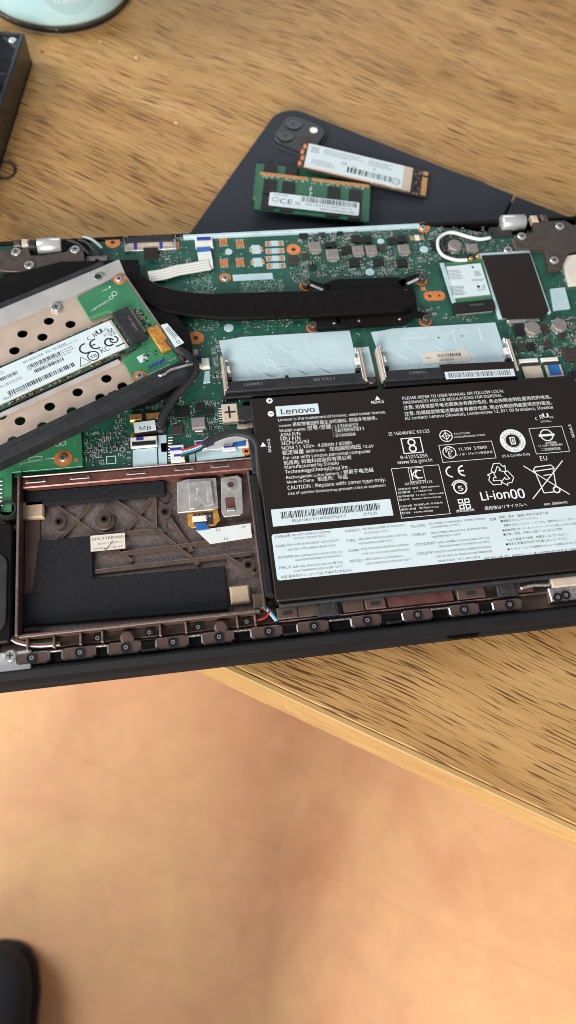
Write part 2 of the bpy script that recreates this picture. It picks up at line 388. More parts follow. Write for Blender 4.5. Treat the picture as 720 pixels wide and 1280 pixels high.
# ------------------------------------------------------------------ table
e0, e1 = tab(270, 826), tab(720, 1036)
trot = math.atan2(e1.y - e0.y, e1.x - e0.x)
table = empty('table', (e0.x, e0.y, FZ), trot)
tag(table, 'oak veneer table with pale wooden edge band under the opened laptop', 'table')
H = -FZ
MB().box(-700, 1100, 1.5, 850, H - 40, H, 'wood', 0.5).build('table_top', table)
MB().box(-700, 1100, -1.5, 1.42, H - 40, H - 0.6, 'wood_edge', 0.5).build('edge_band', table)
leg_me = MB().box(-30, 30, -30, 30, 0, H - 40, 'wood_edge', 0.5).mesh('leg')
for lx, ly in ((-640, 700), (1040, 60), (-640, 60), (1040, 700)):
    if lx < 0 and ly < 100: lx = -600; ly = 120
    inst(leg_me, 'leg', (lx, ly, 0), table)

# ------------------------------------------------------------------ tablet in its folio case
c0 = tab(352, 128, 9); c1 = tab(720, 264, 9)
arot = D(-32.6)
tablet = empty('tablet', (c0.x, c0.y, 0), arot)
tag(tablet, 'tablet in dark navy folio case lying under the back of the opened laptop', 'tablet')
TL, TWD = 285.0, 219.0
MB().prism(rrect(0, TL, -TWD, 0, 17, 8), 0, 3.0, 'tablet_case', 0.6).build('front_cover', tablet)
bk = MB(); bk.prism([p_ for p_ in rrect(0.5, 168, -TWD + .5, -.5, 16, 8) if p_[0] < 60] + [(160.0, -TWD + .5), (160.0, -.5)], 3.05, 8.9, 'tablet_case', 0.7)
bk.build('back_shell', tablet)
MB().prism([(161.2, -TWD + .5), (TL - 16, -TWD + .5), (TL - .5, -TWD + 16), (TL - .5, -16), (TL - 16, -.5), (161.2, -.5)], 3.05, 8.9, 'tablet_case', 1.1).build('back_flap', tablet)
cm = MB().prism(rrect(7, 39, -38, -7, 8, 6), 8.95, 9.6, 'tablet_case', 0.3).build('camera_surround', tablet)
plate = MB().prism(rrect(9, 37, -36, -9, 7.5, 6), 9.62, 11.2, 'camera_plate', 0.4).build('camera_plate', tablet)
def lens(x, y, r, name='camera_lens'):
    o = MB(); o.ring((x, y), r * .78, r, 11.22, 11.9, 'lens_black'); o.cyl((x, y), r * .77, 11.22, 11.7, 'lens_black', 20)
    o.cyl((x, y), r * .3, 11.72, 11.76, 'camera_plate', 12); o.build(name, plate)
lens(16, -17, 5.2); lens(16, -29, 5.2)
MB().cyl((29.5, -15.5), 2.5, 11.22, 11.5, 'flash', 16).build('flash', plate)
MB().cyl((29.5, -26.5), 4.3, 11.22, 11.4, 'chip_brown', 20).build('depth_sensor', plate)
MB().cyl((22.5, -34), 0.8, 11.22, 11.35, 'lens_black', 10).build('microphone', plate)

# ------------------------------------------------------------------ loose memory modules and drive stick
mat('pcb_mid', (0.022, 0.115, 0.055), 0.4, 0, 0.2, 60)
def sodimm(name, loc, rz, label_on, lab):
    r = empty(name, loc, rz); tag(r, lab, 'memory module', 'loose memory modules on the tablet')
    b = MB(); b.box(-33.8, 33.8, -15, 15, 1.2, 2.3, 'pcb', 0.05, 'pcb_mid')
    for i in range(90):
        x = random.uniform(-32, 32); y = random.uniform(-14, 8); l = random.uniform(1, 5)
        b.line((x, y), (x + random.choice((-l, 0, l)), y + random.choice((-l, l))), 0.25, 2.315, 'pcb_trace')
    b.build('circuit_board', r)
    g = MB()
    for i in range(130):
        x = -32.8 + i * 0.505
        if abs(x + 3) < 1.2: continue
        g.box(x, x + 0.44, 12.2, 14.95, 2.3, 2.36, 'copper_gold')
    o = g.build('gold_contacts', r); o['kind'] = 'stuff'
    cm_ = MB().cbox((0, 0), 7.6, 11.0, 0, 1.0, 'chip', 0.12).mesh('memory_chip')
    for x in (-26, -15, 12, 25):
        inst(cm_, 'memory_chip', (x, 3.0, 2.32), r); inst(cm_, 'memory_chip', (x, -9.2, 2.32), r)
    cm2 = MB().cbox((0, 0), 7.6, 11.0, 0, 1.0, 'chip', 0.0).mesh('memory_chip')
    for x in (-26, -15, 12, 25): inst(cm2, 'memory_chip', (x, -4, 0.15), r)
    s = MB()
    for i in range(46):
        x = random.uniform(-31, 31); y = random.choice((9.8, 10.4, 11.2))
        s.box(x, x + .5, y, y + 1, 2.31, 2.8, 'solder')
    for i in range(10): s.box(-3 + random.uniform(-1, 2), -2 + random.uniform(0, 2), -8 + i * 1.6, -7 + i * 1.6, 2.31, 2.9, 'solder')
    o = s.build('small_capacitors', r); o['kind'] = 'stuff'
    if label_on:
        L = MB(); L.prism(rrect(-25.5, 27.5, -12.2, -1.7, 1, 3), 3.34, 3.42, 'label_white'); l = L.build('label', r)
        p = MB(); p.barcode((10, -4.2), 34, 4.0, 3.43, 'black_print', 0, 3, 0.5)
        p.text('CE', (-19, -9.5), 7.2, 3.43, 'black_print', 0, 4.6); p.circ((-21.8, -7), 1.9, 3.43, 'black_print', .35)
        p.dots((-8.5, -8.2), 3, 3, 8, 3.43, 'black_print', 0, 4)
        p.text('8GB 1Rx8 PC4-2400T-SA1-11', (-4, -8.6), 27, 3.43, 'black_print'); p.text('M471A1K43CB1-CRC', (5, -11.2), 20, 3.43, 'black_print')
        p.text('SAMSUNG', (-23, -3.8), 8, 3.43, 'black_print')
        p.build('label_print', l)
    return r
a, b = tab(321, 219, 12), tab(464, 236, 12); rr = math.atan2(b.y - a.y, b.x - a.x)
mid = (a + b) / 2; n_ = Vector((math.sin(rr), -math.cos(rr), 0))
c_ = mid + n_ * 15
sodimm('memory_module', (c_.x, c_.y, 12.6), rr, True, 'green memory module with white barcode label lying on top of another module')
a, b = tab(322, 206, 9), tab(461, 222, 9); mid = (a + b) / 2; c2_ = mid + n_ * 16
sodimm('memory_module', (c2_.x - 1, c2_.y, 9.0), rr + D(181.0), False, 'green memory module lying underneath the labelled module on the tablet')
a, b = tab(374, 183, 12), tab(537, 213, 12); rs = math.atan2(b.y - a.y, b.x - a.x)
ce = tab(454, 214, 12)
stick = empty('drive_stick', (ce.x, ce.y, 11.7), rs); stick.rotation_euler = (0, D(3.4), rs)
tag(stick, 'loose solid-state drive stick with white label and gold contacts lying on the tablet', 'drive')
sb = MB(); sb.box(-40, 40, -11, 11, 0.9, 1.7, 'chip_brown', 0.05); sb.build('circuit_board', stick)
MB().box(-36, 30, -9.8, 9.6, 1.71, 2.9, 'cream_plastic', 0.1).build('heat_spreader', stick)
sp = MB(); sp.box(-33, -8, -9, 9, 0.0, 0.88, 'chip'); sp.box(4, 30, -9, 9, 0.0, 0.88, 'chip'); sp.build('memory_chips', stick)
ep = MB()
for k in range(4): ep.cbox((-38.4 + (.5 if k % 2 else -.4), -7.5 + 5 * k), 2.0, 3.6, 1.71, 1.8, 'copper')
ep.build('end_print', stick)
g = MB()
for i in range(40):
    y = -9.7 + i * .5
    if 5.0 < y < 7.2: continue
    g.box(36.6, 39.9, y, y + .45, 1.71, 1.8, 'gold')
o = g.build('gold_contacts', stick); o['kind'] = 'stuff'
s = MB()
for i in range(36):
    x = random.uniform(5, 35); s.box(x, x + .9, -10.8, -10.0, 1.72, 2.4, random.choice(('solder', 'ceramic_tan')))
for i in range(26):
    x, y = random.uniform(31.5, 35), random.uniform(-9, 9); s.box(x, x + .8, y, y + .5, 1.72, 2.3, random.choice(('chip', 'ceramic_tan', 'chip')))
o = s.build('small_capacitors', stick); o['kind'] = 'stuff'
lab = MB().prism(rrect(-35.8, 24.5, -9.6, 9.4, 1, 3), 2.92, 3.0, 'label_white').build('label', stick)
p = MB(); p.dots((-31, 5), 5.5, 5.5, 12, 3.01, 'black_print', 0, 9)
p.lines((-13, 5.4), 26, 5, 4, 3.01, 'grey_print', 0, 5, .4); p.lines((10, 5), 16, 5, 4, 3.01, 'grey_print', 0, 6, .4)
p.barcode((4, -4.8), 28, 4.5, 3.01, 'black_print', 0, 11, .8); p.circ((20.3, -5.2), 2.7, 3.01, 'black_print', .45)
p.text('SSD', (18.7, -5.8), 3.2, 3.01, 'black_print'); p.text('CE', (-14, -1.8), 3.4, 3.01, 'black_print'); p.lines((-24, -5), 16, 5, 4, 3.01, 'grey_print', 0, 8, .4)
p.dots((-6, -2), 2.4, 2.4, 5, 3.01, 'black_print', 0, 2, .6); p.dots((6.5, 0.5), 2.4, 2.4, 5, 3.01, 'black_print', 0, 12, .6)
p.build('label_print', lab)

# ------------------------------------------------------------------ candle jar
JR = 52.0
jb = tab(86, 46)                                # nearest point of its foot
dv = Vector((jb.x - CAM_C.x, jb.y - CAM_C.y)).normalized()
jc = Vector((jb.x + dv.x * JR, jb.y + dv.y * JR, 0))
jar = empty('candle_jar', (jc.x, jc.y, 0), 0)
tag(jar, 'clear glass candle jar with pale wax and small weight print standing on the table', 'candle jar')
def lathe(mb, prof, n, k=64):
    vs = [(r * math.cos(2 * math.pi * j / k), r * math.sin(2 * math.pi * j / k), z) for r, z in prof for j in range(k)]; fs = []
    for i in range(len(prof) - 1):
        for j in range(k):
            j2 = (j + 1) % k; fs.append((i * k + j, i * k + j2, (i + 1) * k + j2, (i + 1) * k + j))
    if prof[0][0] > 0.01: fs.append(tuple(reversed(range(k))))
    if prof[-1][0] > 0.01: fs.append(tuple(range((len(prof) - 1) * k, len(prof) * k)))
    mb.add(vs, fs, n, True); return mb
g = MB(); lathe(g, [(0.02, 1.2), (JR - 7, 1.0), (JR - 4, 0.2), (JR - 1.5, 0.6), (JR - .2, 3), (JR + .1, 5.2), (JR - .3, 5.6), (JR - 3, 5.4), (0.02, 5.2)], 'glass'); g.build('glass_foot', jar)
g = MB(); lathe(g, [(JR - 2.4, 72.3), (JR, 72.3), (JR, 88), (JR - 1.2, 90), (JR - 2.4, 88), (JR - 2.4, 72.3)], 'glass'); g.build('glass_rim', jar)
w = MB(); lathe(w, [(0.02, 5.7), (JR - 4, 5.8), (JR - 1.0, 6.6), (JR - .1, 9), (JR - .1, 72), (0.02, 71)], 'wax'); w.build('wax_body', jar)
MB().tube([(0, 0, 71), (0.3, 0, 77), (1.2, 0.4, 82)], 0.9, 'black_print').build('wick', jar)
lb = MB(); a0 = math.atan2(-dv.y, -dv.x) + 0.13
def bend(x, z, r): a = a0 + x / r; return (r * math.cos(a), r * math.sin(a), z)
pts = []
for i in range(33):
    q = math.pi + math.pi * i / 32; pts.append((23 * math.cos(q), 40 + 26 * math.sin(q)))
vs = []; fs = []
for i in range(33):
    x = 23 * math.cos(math.pi + math.pi * i / 32); zz = 40 + 26 * math.sin(math.pi + math.pi * i / 32)
    vs += [bend(x, zz, JR + .15), bend(x, 66, JR + .15)]
for i in range(32): fs.append((2 * i, 2 * i + 2, 2 * i + 3, 2 * i + 1))
lb.add(vs, fs, 'jar_label'); lab = lb.build('label', jar)
tm = MB(); tv, tf, tw = glyphs('16 oz (454 g)', 0.0)
tm.add([bend(-11.5 + x / tw * 23, 22 + y * 4.2, JR + .3) for x, y in tv], tf, 'white_print'); tm.build('label_print', lab)

# ------------------------------------------------------------------ black plastic tray at the table's side
t0 = tab(41, 79, 0); t1 = tab(3, 203, 0)
tr = math.atan2(t0.y - t1.y, t0.x - t1.x)      # runs along the visible side wall
tray = empty('plastic_tray', (t0.x, t0.y, 0), tr)
tag(tray, 'black plastic tray with inner ribs and a screw in its corner', 'tray')
TWL, TDP, TH_ = 190.0, 120.0, 20.0             # x runs back along the wall (negative), y to the left (positive)
t = MB(); t.box(-TWL, 0, 0, TDP, 0, 2.5, 'tray_plastic')
t.build('floor_panel', tray)
for nm, q in (('side_wall', rrect(-TWL, 0, 0, 3.2, 1.5, 4)), ('end_wall', [(-3.2, 3.25), (0, 3.25), (-1.5, TDP), (-4.7, TDP)]), ('side_wall', [(-TWL, TDP - 3), (-5, TDP - 3), (-5, TDP), (-TWL, TDP)]), ('end_wall', [(-TWL, 3.25), (-TWL + 3, 3.25), (-TWL + 3, TDP - 3.1), (-TWL, TDP - 3.1)])):
    MB().prism(q, 2.55 if nm == 'end_wall' else 0.3, TH_, 'tray_plastic', 0.7).build(nm, tray)
for x in (-30, -50, -70, -95, -120, -150): MB().box(x - .8, x + .8, 3.3, TDP - 8, 2.55, 13, 'tray_plastic', 0.4).build('rib', tray)
co = MB(); co.prism([(-14, 3.25), (-3.25, 3.25), (-3.25, 14)], 2.6, 18.5, 'tray_plastic', 0.5); co.build('corner_boss', tray)
MB().cyl((-6.6, 6.6), 2.5, 18.52, 19.3, 'steel', 16, 0.4).build('screw', tray)
lp = tab(6, 213, 1.0)
wl = MB(); wl.tube([(lp.x + 6 * math.cos(i * .5), lp.y + 7 * math.sin(i * .5), 1.0) for i in range(14)], 0.6, 'cable_black', 6, 2); wl = wl.build('wire_loop')
tag(wl, 'thin dark wire loop on the table beside the black tray', 'wire')
for k, (u, v, m, r) in enumerate(((52, 65, 'crumb_red', 1.4), (170, 72, 'crumb_pale', 0.8), (220, 154, 'crumb_pale', 0.8), (374, 804, 'crumb_pale', 0.5), (418, 785, 'crumb_pale', 0.4), (511, 806, 'crumb_pale', 0.5), (125, 52, 'crumb_pale', 0.7))):
    q = tab(u, v); c = MB()
    kk = 7; vs = [(r * random.uniform(.7, 1.2) * math.cos(i * 6.28 / kk), r * random.uniform(.7, 1.2) * math.sin(i * 6.28 / kk), 0.0) for i in range(kk)]
    vs += [(x * .6, y * .6, r * random.uniform(.6, .9)) for x, y, z in vs]
    c.add(vs, [tuple(reversed(range(kk))), tuple(range(kk, 2 * kk))] + [(i, (i + 1) % kk, kk + (i + 1) % kk, kk + i) for i in range(kk)], m)
    o = c.build('crumb', None, (q.x, q.y, 0.02))
    tag(o, ('reddish crumb on the table beside the black tray', 'tiny pale crumb on the wood below the candle jar', 'pale crumb on the open wood between candle jar and laptop', 'pale speck on the wood by the front edge of the laptop below the battery', 'tiny pale crumb on the wood almost touching the laptop rim', 'pale crumb on the wood below the notch in the laptop lid', 'pale crumb on the wood right by the foot of the candle jar')[k], 'crumb', 'crumbs on the table')

# ------------------------------------------------------------------ seated person: one shoe toe shows, the unseen legs are added to cast the shadow on the floor
sh0 = tab(12, 1188, FZ + 40)
person = empty('person', (-170, -600, FZ))
tag(person, 'seated person in dark trousers, the unseen legs added for their shadow, the toe of one black shoe showing on the floor', 'person')
def loft(mb, secs, n):
    K = 20; vs = []; fs = []
    for y, hw, z0, z1, ex in secs:
        for j in range(K):
            a = 2 * math.pi * j / K; ca, sa = math.cos(a), math.sin(a)
            vs.append((hw * math.copysign(abs(ca) ** (2 / ex), ca), y, (z0 + z1) / 2 + (z1 - z0) / 2 * math.copysign(abs(sa) ** (2 / ex), sa)))
    for i in range(len(secs) - 1):
        for j in range(K):
            j2 = (j + 1) % K; fs.append((i * K + j2, i * K + j, (i + 1) * K + j, (i + 1) * K + j2))
    fs.append(tuple(range(K))); fs.append(tuple(reversed(range((len(secs) - 1) * K, len(secs) * K)))); mb.add(vs, fs, n, True); return mb
up_me = loft(MB(), [(0, 4, 26, 32, 2), (-2, 16, 20, 40, 2.2), (-8, 28, 17, 48, 2.3), (-20, 39, 16, 56, 2.4), (-45, 47, 16, 62, 2.4), (-80, 50, 16, 70, 2.3), (-115, 48, 16, 86, 2.2), (-150, 42, 16, 100, 2.2), (-200, 38, 16, 108, 2.2), (-250, 36, 16, 112, 2.2), (-275, 28, 16, 108, 2.2), (-282, 10, 20, 100, 2)], 'shoe_upper').mesh('shoe')
so_me = loft(MB(), [(4, 4, 4, 14, 3), (2, 18, 1, 17, 4), (-6, 32, 0, 18, 5), (-20, 43, 0, 18, 5), (-50, 51, 0, 18, 5), (-90, 52, 0, 18, 5), (-150, 43, 0, 18, 5), (-220, 40, 0, 18, 5), (-270, 34, 0, 18, 5), (-286, 14, 1, 17, 4)], 'shoe_sole').mesh('sole')
for x, y, rz in ((sh0.x - 14, sh0.y + 6, D(-8)), (-128, -430, D(-4))):
    o = inst(up_me, 'shoe', (x + 170, y + 600, 0), person, rz); inst(so_me, 'sole', (0, 0, 0), o)
def limb(mb, pts, n, K=18):
    P = [Vector(p[:3]) for p in pts]; R_ = [p[3] for p in pts]
    Q = spline([(p.x, p.y, p.z) for p in P], 5); m_ = len(Q); vs = []; fs = []
    for i, p in enumerate(Q):
        f_ = i / 5; a = min(int(f_), len(R_) - 2); r_ = R_[a] + (R_[a + 1] - R_[a]) * (f_ - a)
        t_ = (Q[min(i + 1, m_ - 1)] - Q[max(i - 1, 0)]).normalized(); sd = t_.cross(Vector((0.9, 0.1, 0.2))).normalized(); up_ = t_.cross(sd)
        for j in range(K): b = 2 * math.pi * j / K; vs.append(p + sd * r_ * math.cos(b) + up_ * r_ * math.sin(b))
    for i in range(m_ - 1):
        for j in range(K): j2 = (j + 1) % K; fs.append((i * K + j, i * K + j2, (i + 1) * K + j2, (i + 1) * K + j))
    fs.append(tuple(reversed(range(K)))); fs.append(tuple(range((m_ - 1) * K, m_ * K))); mb.add(vs, fs, n, True)
tz = MB()
lx = sh0.x - 14 + 170 - 32; ly = sh0.y + 6 + 600
limb(tz, [(lx, ly - 228, 96, 52), (lx - 14, ly - 260, 180, 60), (lx - 70, ly - 320, 330, 66), (lx - 130, ly - 400, 470, 74), (lx - 40, ly - 560, 510, 84), (-330, -360, 530, 100), (-270, -470, 560, 120), (-190, -380, 530, 104), (-40, -110, 515, 86), (66, 90, 490, 76), (52, 30, 330, 66), (42, -30, 180, 58), (40, -60, 96, 50)], 'shoe_upper')
tz.build('trousers', person)

# ================================================================== the opened laptop
laptop = empty('laptop', (0, 0, LIFT))
tag(laptop, 'opened black laptop lying upside down with its motherboard, battery and empty drive bay exposed', 'laptop')
X0, X1, Y0, Y1 = -141.5, 195.5, -62.5, 172.0
RIM = 19.5; FL = 9.0; BZ = 15.0
MB().prism(rrect(X0, X1, Y0 - 1.0, Y1, 5, 5), 0, 6.4, 'lid_black', 1.0).build('display_lid', laptop)
MB().prism(rrect(X0 + 3, X1 - 3, Y0 + 2, Y1 - 3, 4, 4), 6.42, 7.2, 'black_plastic').build('lid_gasket', laptop)
sh = MB()
sh.prism(rrect(X0, X1, Y0, Y1, 5, 5), 7.2, FL, 'frame_brown')
sh.build('base_plate', laptop)
# rim walls (front one has a sloping lip)
r = MB(); r.add([(x, y, z) for x in (X0 + 3, X1 - 3) for y, z in ((Y0 - .3, 7.3), (Y0 - .6, 11), (Y0 + .6, 15.0), (Y0 + 2.2, 16.2), (Y0 + 3.4, 17.0), (Y0 + 4.2, 17.0), (Y0 + 4.2, 9.05))],
             [(i, i + 1, 8 + i, 7 + i) for i in range(6)] + [(0, 7, 13, 6)] + [(0, 1, 2, 3, 4, 5, 6)[::-1], (7, 8, 9, 10, 11, 12, 13)], 'lid_black'); r.build('front_rim', laptop)
MB().box(X0, X0 + 2.5, Y0 + 4.3, Y1, FL + .05, RIM - 2, 'lid_black', 0.4).build('side_rim', laptop)
MB().box(X1 - 2.5, X1, Y0 + 4.3, Y1, FL + .05, RIM - 2, 'lid_black', 0.4).build('side_rim', laptop)
MB().box(X0 + 2.6, X1 - 2.6, Y1 - 2.2, Y1, FL + .05, 15.5, 'black_plastic', 0.4).build('rear_rim', laptop)
MB().box(X0 + 8, X1 - 8, Y0 + 4.25, Y0 + 6.0, FL + .05, 13.5, 'black_plastic', 0.3).build('front_ledge', laptop)
nt = at(575, 790, 4); nb = MB(); nb.prism([(nt.x - 8, Y0 - .7), (nt.x + 8, Y0 - .7), (nt.x + 6, Y0 - 1.8), (nt.x - 6, Y0 - 1.8)], 6.45, 7.15, 'black_plastic'); nb.build('lid_notch', laptop)

# ---- front rail with its screw tabs
RY0, RY1 = Y0 + 6.2, Y0 + 13.0
rail = MB(); rail.box(X0 + 14, X1 - 12, RY0 - .1, RY1 + 6, FL + .05, 11.0, 'frame_brown'); rail = rail.build('front_rail', laptop)
ridge = MB().box(X0 + 24, X1 - 30, RY1 - .2, RY1 + .4, 11.05, 13.2, 'frame_brown', 0.2).build('ridge', rail)
tabx = [at(u, v, 15).x for u, v in ((98, 817), (155, 809), (215, 803), (272, 796), (333, 789), (391, 784), (458, 776), (522, 769), (581, 763), (635, 758))]
tab_me = MB(); tab_me.prism([(-7.0, -2.0), (-5.5, -2.9), (5.5, -2.9), (7.0, -2.0), (7.0, 1.5), (5.2, 2.2), (-5.2, 2.2), (-7.0, 1.5)], 0, 3.8, 'frame_worn', 0.5, 'frame_brown'); tab_me = tab_me.mesh('screw_tab')
wash_me = MB(); wash_me.ring((0, 0), 1.45, 2.1, 0, 0.7, 'chip', 18); wash_me.cyl((0, 0), 1.4, 0.02, 0.2, 'black_print', 14); wash_me.ring((0, 0), .5, .9, .2, .6, 'steel', 10); wash_me = wash_me.mesh('screw_hole')
slot_me = MB(); slot_me.box(-4.4, 4.4, -2.6, 1.6, 0, 1.6, 'black_plastic', 0.4); slot_me.box(-4.6, 4.6, 1.7, 2.4, 0, 3.2, 'frame_worn', 0.3); slot_me = slot_me.mesh('snap_slot')
clip_me = MB(); clip_me.box(-5, 5, -3.0, 2.0, 0, 3.2, 'black_plastic', 0.6); clip_me.box(-3.4, 3.4, -2.9, -1.6, 3.2, 4.6, 'grey_black', 0.5); clip_me = clip_me.mesh('snap_clip')
ty = RY0 + 3.2
tabx = [tabx[0] - (tabx[1] - tabx[0])] + tabx
for i, x in enumerate(tabx):
    q = inst(tab_me, 'screw_tab', (x, ty, 11.05), rail)
    inst(wash_me, 'screw_hole', (x + random.uniform(-.6, 1.0), ty - 0.4, 14.87), rail)
    if i < len(tabx) - 1:
        mx_ = (x + tabx[i + 1]) / 2
        inst(clip_me if i in (2, 5, 7, 9) else slot_me, 'snap_clip' if i in (2, 5, 7, 9) else 'snap_slot', (mx_ + .6, ty - .4, 11.05), rail)
# corner bracket (bottom left) and right end bracket
cb = MB(); q = at(10, 828, 15); cb.cbox((q.x - 1, q.y), 20, 9, 11.1, 14.6, 'bright_sheet', 0.4); cb.build('corner_bracket', rail)
sm_ = MB(); sm_.cyl((0, 0), 2.6, 0, 0.9, 'steel', 18, 0.4); sm_.cbox((0, 0), 2.6, 0.55, 0.91, 0.95, 'black_print'); sm_.cbox((0, 0), 0.55, 2.6, 0.96, 1.0, 'black_print'); screw_me = sm_.mesh('screw')
inst(screw_me, 'screw', at(13, 820, 14.7), rail)
eb = MB(); q = at(702, 742, 15); eb.cbox((q.x + 2, q.y), 15, 6.5, 11.1, 14.8, 'frame_worn', 0.4); eb.build('corner_bracket', rail)
for u, v in ((697, 747), (707, 744)): inst(wash_me, 'screw_hole', at(u, v, 14.85), rail)
q = at(705, 728, 15); MB().cbox((q.x + 9, q.y + 1), 30, 6.0, 11.1, 15.4, 'cream_plastic', 0.5).build('gasket', rail)

# ---- drive bay
bay = MB(); bay.box(-118.8, -15.5, -43.0, 26.0, FL + .02, FL + .5, 'bay_floor'); bay = bay.build('drive_bay', laptop)
BF = FL + .52
MB().box(-120.2, -118.9, -44.5, 30, FL + .05, 18.6, 'frame_brown', 0.3, 'frame_edge').build('side_wall', bay)
MB().box(-118.8, -18.0, -45.2, -43.8, FL + .05, 17.6, 'frame_brown', 0.3, 'frame_edge').build('front_wall', bay)
rw = MB(); rw.box(-119.0, -13, 24.4, 29.6, FL + .05, 16.2, 'frame_red', 0.5)
rw.box(-119.0, -13, 29.65, 30.5, FL + .05, 16.8, 'frame_edge', 0.3)
rw = rw.build('rear_wall', bay)
for u in (45, 100, 170, 230, 275):
    q = at(u, 598 - (u - 30) * .075, 16); MB().cbox((q.x, 27.2), 9, 1.6, 16.22, 16.9, 'frame_edge', 0.2).build('snap_slot', rw)
    MB().cbox((q.x, 27.2), 6.5, .8, 16.92, 16.95, 'black_print').build('slot_opening', rw)
MB().box(-118, -55, 16.8, 24.2, BF, BF + 3.4, 'foam', 0.4).build('foam_strip', bay)
# floor ribs
ribs = (((60, 626), (165, 703)), ((74, 676), (128, 616)), ((127, 616), (205, 668)), ((138, 690), (195, 617)), ((116, 670), (195, 665)), ((193, 612), (194, 662)),
        ((205, 640), (240, 690)), ((200, 668), (248, 707)), ((150, 694), (318, 672)), ((120, 716), (314, 693)), ((280, 695), (318, 720)))
for i, (a, b) in enumerate(ribs):
    p0, p1 = at(*a, BF), at(*b, BF); rb = MB(); rb.strip([(p0.x, p0.y, BF), (p1.x, p1.y, BF)], 2.0, 0.9 + .07 * i, 'bay_rib', 1)
    rb = rb.build('rib', bay); d = (p1 - p0).normalized(); n2 = Vector((-d.y, d.x, 0)) * 0.75
    e = MB(); e.strip([(p0.x + n2.x, p0.y + n2.y, BF + 0.9 + .07 * i), (p1.x + n2.x, p1.y + n2.y, BF + .9 + .07 * i)], 0.4, 0.3, 'frame_edge', 1); e.build('rib_edge', rb)
boss_me = MB(); boss_me.ring((0, 0), 1.6, 3.0, 0, 1.6, 'bay_rib', 18); boss_me.ring((0, 0), .9, 1.6, 0, 2.2, 'chip', 14); boss_me.cyl((0, 0), .9, 0, .3, 'black_print', 12); boss_me = boss_me.mesh('screw_boss')
big_me = MB().cyl((0, 0), 4.6, 0, 1.9, 'bay_rib', 22, .3).mesh('boss_pad')
for u, v in ((74, 653), (131, 651), (206, 641), (310, 707)):
    q = at(u, v, BF + 1.6); inst(boss_me, 'screw_boss', (q.x, q.y, BF + (2 if u == 131 else .8)), bay)
q = at(131, 651, BF + 1.6); inst(big_me, 'boss_pad', (q.x, q.y, BF + .02), bay)
for u, v in ((205, 622), (215, 657)):
    q = at(u, v, BF); o = MB(); o.ring((q.x, q.y), 2.6, 3.1, BF, BF + .5, 'bay_rib', 20); o.build('moulded_ring', bay)
ZF = BF + 2.6
pad = [at(u, v, ZF) for u, v in ((48, 676), (115, 669), (117, 722), (281, 707), (286, 756), (285, 762), (26, 783), (26, 742), (40, 741))]
MB().prism([(p.x, p.y) for p in pad], BF + 1.0, ZF, 'foam', 0.5).build('foam_pad', bay)
for u, v, w_, d_ in ((41, 637, 9.8, 8.5), (300, 743, 8.6, 8.2)):
    q = at(u, v, BF + 3); MB().cbox((q.x, q.y), w_, d_, BF + .6, BF + 3.4, 'tan_foam', 0.7).build('adhesive_pad', bay)
q = at(26, 705, BF); MB().box(-118.7, -112, -41, 16, BF + .1, BF + .9, 'frame_brown', .2).build('floor_step', bay)
q = at(135, 678, ZF); st = MB().cbox((q.x, q.y), 15.2, 7.6, ZF + .3, ZF + .4, 'label_cream').build('sticker', bay)
pr = MB(); pr.text('SPUTTERING', (q.x - 7.0, q.y + 1.4), 14.0, ZF + .42, 'black_print', 0, 1.5); pr.text('NBHI E320311', (q.x - 4.5, q.y - .9), 10.5, ZF + .42, 'grey_print', 0, 1.1); pr.text('2018 12 28 01', (q.x - 6.6, q.y - 3.1), 12.6, ZF + .42, 'grey_print', 0, 1.1)
pr.line((q.x - 1, q.y - 3.6), (q.x + 2.4, q.y + .4), .3, ZF + .43, 'black_print'); pr.line((q.x - 1.8, q.y - 2.6), (q.x - 1, q.y - 3.6), .3, ZF + .43, 'black_print'); pr.build('sticker_print', st)
# metal bracket and ribbon of the bay connector
ZB = 14.4
def poly(pts, z): return [(lambda p: (p.x, p.y))(at(u, v, z)) for u, v in pts]
bk = MB(); bk.prism(poly(((221, 603), (232, 599), (270, 597), (273, 634), (266, 637), (222, 641)), ZB), ZB - 1.0, ZB, 'bracket_grey', 0.25); bk = bk.build('connector_bracket', bay)
hm = MB(); hm.prism(poly(((235, 603), (264, 600), (268, 630), (257, 633), (253, 629), (243, 636), (237, 637)), ZB + 1), ZB + .05, ZB + 1.2, 'bracket_grey', .3); hm = hm.build('raised_shield', bk)
q = at(250, 618, ZB + 1.2); hp = MB(); hp.text('TL-YCE', (q.x - 1.6, q.y - 3.2), 6.5, ZB + 1.24, 'white_print', D(80), 1.1); hp.lines((q.x + 3.6, q.y - .5), 7, 1, 1, ZB + 1.24, 'white_print', D(85), 3, .3); hp.build('shield_print', hm)
rp = poly(((276, 597), (297, 594), (302, 598), (304, 640), (300, 644), (280, 646), (277, 640)), ZB)
rb_ = MB(); rb_.prism(rp, ZB - .8, ZB, 'bracket_grey', 0.2); rb_ = rb_.build('bracket_arm', bay)
q = at(289, 606, ZB); hh = MB(); hh.ring((q.x, q.y), 1.5, 2.4, ZB + .02, ZB + .6, 'steel', 18); hh.cyl((q.x, q.y), 1.5, ZB + .02, ZB + .1, 'frame_red', 16); hh.build('screw_hole', rb_)
q = at(288, 630, ZB); hh = MB(); hh.prism(rrect(q.x - 2.2, q.x + 2.2, q.y - 3.2, q.y + 3.4, .8, 3), ZB + .02, ZB + .06, 'frame_red'); hh.cbox((q.x, q.y - 3), 3.6, 1.6, ZB + .1, ZB + .8, 'steel', .2); hh.build('latch_opening', rb_)
